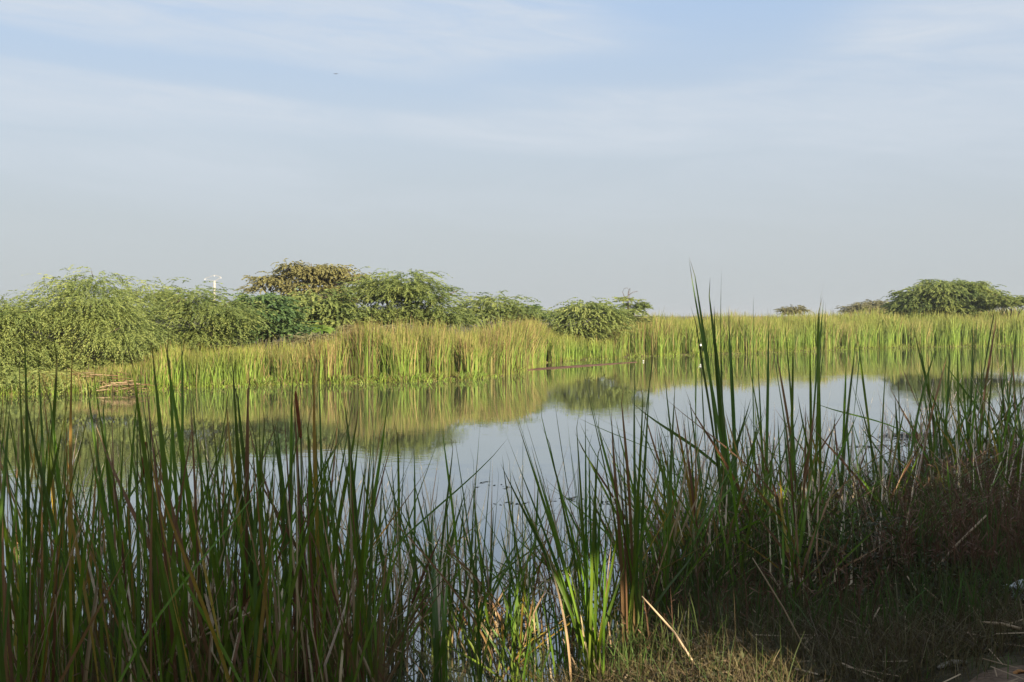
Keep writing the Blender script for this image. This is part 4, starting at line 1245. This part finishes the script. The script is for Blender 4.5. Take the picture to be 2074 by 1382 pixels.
fill([(1300, 1410, 'right of the rusty clump'), (1410, 1520, 'around the tallest clump'), (1520, 1620, 'around the forked tips'), (1620, 1730, 'around the four bunched tips'), (1730, 1880, 'below the broad dark tip')],
     (lambda q: max(7.5, YS(q) - 2.8), lambda q: max(8.0, YS(q) - 1.2)), (lambda q: YS(q) - 1.0, lambda q: min(13.5, YS(q) + 0.8)), GR, (0.011, 0.022),
     lambda q: np.interp(q, [1300, 1450, 1700, 1880], [840, 770, 790, 830]), 80, (0.12, 0.4), 9, 12, 'among leafy plants', 'at the water side')
fill([(1290, 1480, 'left part of the right bank'), (1480, 1680, 'middle of the right bank'), (1680, 1850, 'right part of the right bank')], (7.2, 8.6), (8.8, 10.2), GR, (0.012, 0.022), lambda q: 930, 80, (0.15, 0.42), 9, 12, 'low on dry ground', 'rising from leafy cover')
# --- far right stand
FARL = ['far right cattail with the leftmost straight tips of its stand', 'far right cattail with the tip that rises into the reeds below the dome tree', 'far right cattail with parallel leaves leaning right', 'far right cattail with the highest tip of its stand', 'far right cattail with bent back leaves near the edge', 'far right cattail cut by the right edge, tall', 'far right cattail at the very edge, shortest tips']
for qi, (tips, bx, D) in enumerate((([(1848, 650), (1862, 690), (1880, 700), (1866, 720)], 1905, 13.0), ([(1912, 640), (1925, 690), (1900, 660), (1940, 700)], 1925, 13.3),
                    ([(1978, 635), (1985, 690), (1960, 700), (1970, 660)], 1965, 13.6), ([(2018, 608), (2018, 634), (1990, 660), (2012, 690)], 1985, 13.4),
                    ([(2042, 660), (2050, 680), (2035, 700), (2022, 720)], 2030, 13.8), ([(2070, 700), (2060, 640), (2048, 690)], 2050, 14.2),
                    ([(2080, 720), (2065, 760)], 2072, 13.2))):
    cattail(bx, D, tips, FARL[qi], GF, WTR, (0.018, 0.03), extra=9, env=700, spread=50)
fill([(1870, 1970, 'right of the long leaf over floating weed'), (1970, 2110, 'beside the right edge')], (12.0, 13.2), (13.4, 15.5), GF, (0.014, 0.026), lambda q: 690, 55, (0.15, 0.42), 9, 12,
     'in front among weeds', 'behind at the water')

fill([(1850, 1970, 'left part of the brown weeds'), (1970, 2120, 'right part of the brown weeds')], (9.0, 10.4), (10.6, 12.0), 'cattails in the brown weeds', (0.012, 0.022), lambda q: 850, 60, (0.15, 0.42), 5, 8, 'low in front', 'rising behind')

# ------------------------------------------------------------------ fallen dry reed stalks, one by one
ST = [(1524, 1130, 1647, 1346), (1557, 1156, 1613, 1246), (1837, 1167, 1882, 1242), (1785, 1201, 1841, 1231), (1998, 1044, 1860, 1197), (1830, 1132, 1942, 1126), (1888, 1137, 1931, 1190),
      (1871, 1190, 1945, 1255), (1781, 1231, 1748, 1294), (1695, 1287, 1753, 1300), (1710, 1234, 1740, 1279), (1763, 1264, 1830, 1262), (1625, 1225, 1733, 1240), (1863, 1303, 1897, 1287),
      (1957, 1261, 1985, 1266), (1990, 1300, 2068, 1305), (1300, 1208, 1423, 1372), (1375, 1287, 1486, 1307), (1371, 1346, 1390, 1238), (1483, 1378, 1516, 1344), (1505, 1380, 1520, 1342),
      (1513, 1309, 1546, 1335), (1598, 1333, 1651, 1358), (1300, 1374, 1423, 1376), (1370, 1250, 1495, 1140), (1376, 1250, 1400, 1190), (1300, 1352, 1356, 1352), (1212, 1225, 1232, 1330),
      (1232, 1260, 1240, 1370), (1250, 1258, 1262, 1360), (1258, 1300, 1249, 1372), (1150, 1380, 1230, 1335), (1345, 1310, 1310, 1378), (1360, 1382, 1362, 1310), (1140, 1295, 1180, 1382),
      (483, 1225, 287, 1385), (508, 1240, 378, 1305), (152, 1280, 174, 1385), (128, 1290, 136, 1385), (700, 1235, 758, 1385), (1448, 1322, 1380, 1334), (1330, 1318, 1420, 1340)]
SL = {0: 'long fallen dry stalk slanting down the middle of the right bank', 4: 'long brown stalk leaning right against the dried weeds', 13: 'short bright tan stalk piece near the dirt track',
      15: 'curved pale dry stalk beside the dirt track at the right edge', 16: 'long tan stalk leaning from the rusty clump down to the sunlit straw', 17: 'brown stalk lying level right of the rusty clump',
      35: 'long straw coloured stalk slanting across the bottom left cattails'}
MARKS = [(1200, 1300, 'at the foot of the sunlit fan'), (1285, 1330, 'at the foot of the rusty clump'), (1400, 1280, 'on the sunlit straw'), (1400, 1180, 'beside the water weeds'), (1560, 1200, 'in the middle of the right bank'),
         (1540, 1340, 'near the bottom edge'), (1720, 1260, 'below the right bank cattails'), (1850, 1250, 'in front of the brown weeds'), (1900, 1130, 'among the brown weeds'), (1970, 1270, 'near the dirt track'),
         (1160, 1350, 'below the low bright tuft'), (720, 1320, 'right of the bottom left cattails'), (150, 1340, 'in the bottom left corner'), (440, 1280, 'across the bottom left cattails')]
USED = set()
kx_ = lambda a_, b_: (a_ + b_) / 2
for i, (x0, y0, x1, y1) in enumerate(ST):
    lo_ = (x0, y0) if y0 > y1 else (x1, y1)
    hi_ = (x1, y1) if y0 > y1 else (x0, y0)
    g0 = hit(*lo_)
    if lo_[0] < 800:
        g0 = P(*lo_, 4.7)
    slope = abs(y1 - y0) / (abs(x1 - x0) + 1)
    if slope < 0.35:
        g1 = hit(*hi_); g0 = g0 + [0, 0, 0.09]; g1 = g1 + [0, 0, 0.12]
    else:
        g1 = P(*hi_, g0[1] + 0.15)
    b = np.minimum(g0, g1)
    nrm = (g0 + g1) / 2
    L = np.linalg.norm(g1 - g0)
    mid = nrm + np.array((rnd.gauss(0, 0.02), 0, rnd.uniform(-0.02, 0.05))) * L
    r = rnd.uniform(0.005, 0.008) * (1.3 if i in (4, 13, 15) else 1)
    V, F = tube([g0 - g0, (mid + g0) / 2 - g0, mid - g0, (mid + g1) / 2 - g0, g1 - g0], [r, r, r * 0.95, r * 0.85, r * 0.6], 6)
    kx = (x0 + x1) / 2
    px_len = math.hypot(x1 - x0, y1 - y0)
    lean = 'lying level' if slope < 0.35 else 'nearly upright' if slope > 4 else 'slanting down to the right' if (x1 - x0) * (y1 - y0) > 0 else 'slanting up to the right'
    size = 'long' if px_len > 130 else 'short' if px_len < 75 else 'middling'
    near_ = min(MARKS, key=lambda q: math.hypot(q[0] - kx_(x0, x1), q[1] - (y0 + y1) / 2))[2]
    lab = SL.get(i) or '%s dry stalk %s, %s' % (size, lean, near_)
    tone = 0.75 if lab not in USED else 0.12
    if lab in USED:
        lab = lab.replace('dry', 'darker brown')
    USED.add(lab)
    grp = 'fallen stalks on the right bank' if kx > 1480 else 'straw stalks at the foot of the central clumps' if kx > 1000 else 'dry stalks at the bottom left'
    o = obj('reed_stalk', mesh_quads('reed_stalk', V, F, {'v': np.full(len(V), tone * rnd.uniform(0.7, 1.2))}, True), M['straw'], label=lab, category='stalk', group=grp)
    o.location = g0

# ------------------------------------------------------------------ dusty air
hm = bpy.data.materials.new('dusty_air')
hm.use_nodes = True
hn = hm.node_tree
hn.nodes.remove(hn.nodes['Principled BSDF'])
pv = NW(hn, 'ShaderNodeVolumePrincipled')
pv.inputs['Color'].default_value = (0.66, 0.71, 0.78, 1)
pv.inputs['Density'].default_value = 0.00045
pv.inputs['Anisotropy'].default_value = 0.2
LK(hn, pv.outputs[0], hn.nodes['Material Output'].inputs['Volume'])
hx, hy0, hy1, hz0, hz1 = 1510.0, -210.0, 2510.0, -2.0, 14.0
hv = [(-hx, hy0, hz0), (hx, hy0, hz0), (hx, hy1, hz0), (-hx, hy1, hz0), (-hx, hy0, hz1), (hx, hy0, hz1), (hx, hy1, hz1), (-hx, hy1, hz1)]
hf = [(0, 3, 2, 1), (4, 5, 6, 7), (0, 1, 5, 4), (1, 2, 6, 5), (2, 3, 7, 6), (3, 0, 4, 7)]
obj('haze', mesh_quads('haze', np.array(hv), np.array(hf)), hm, kind='stuff')
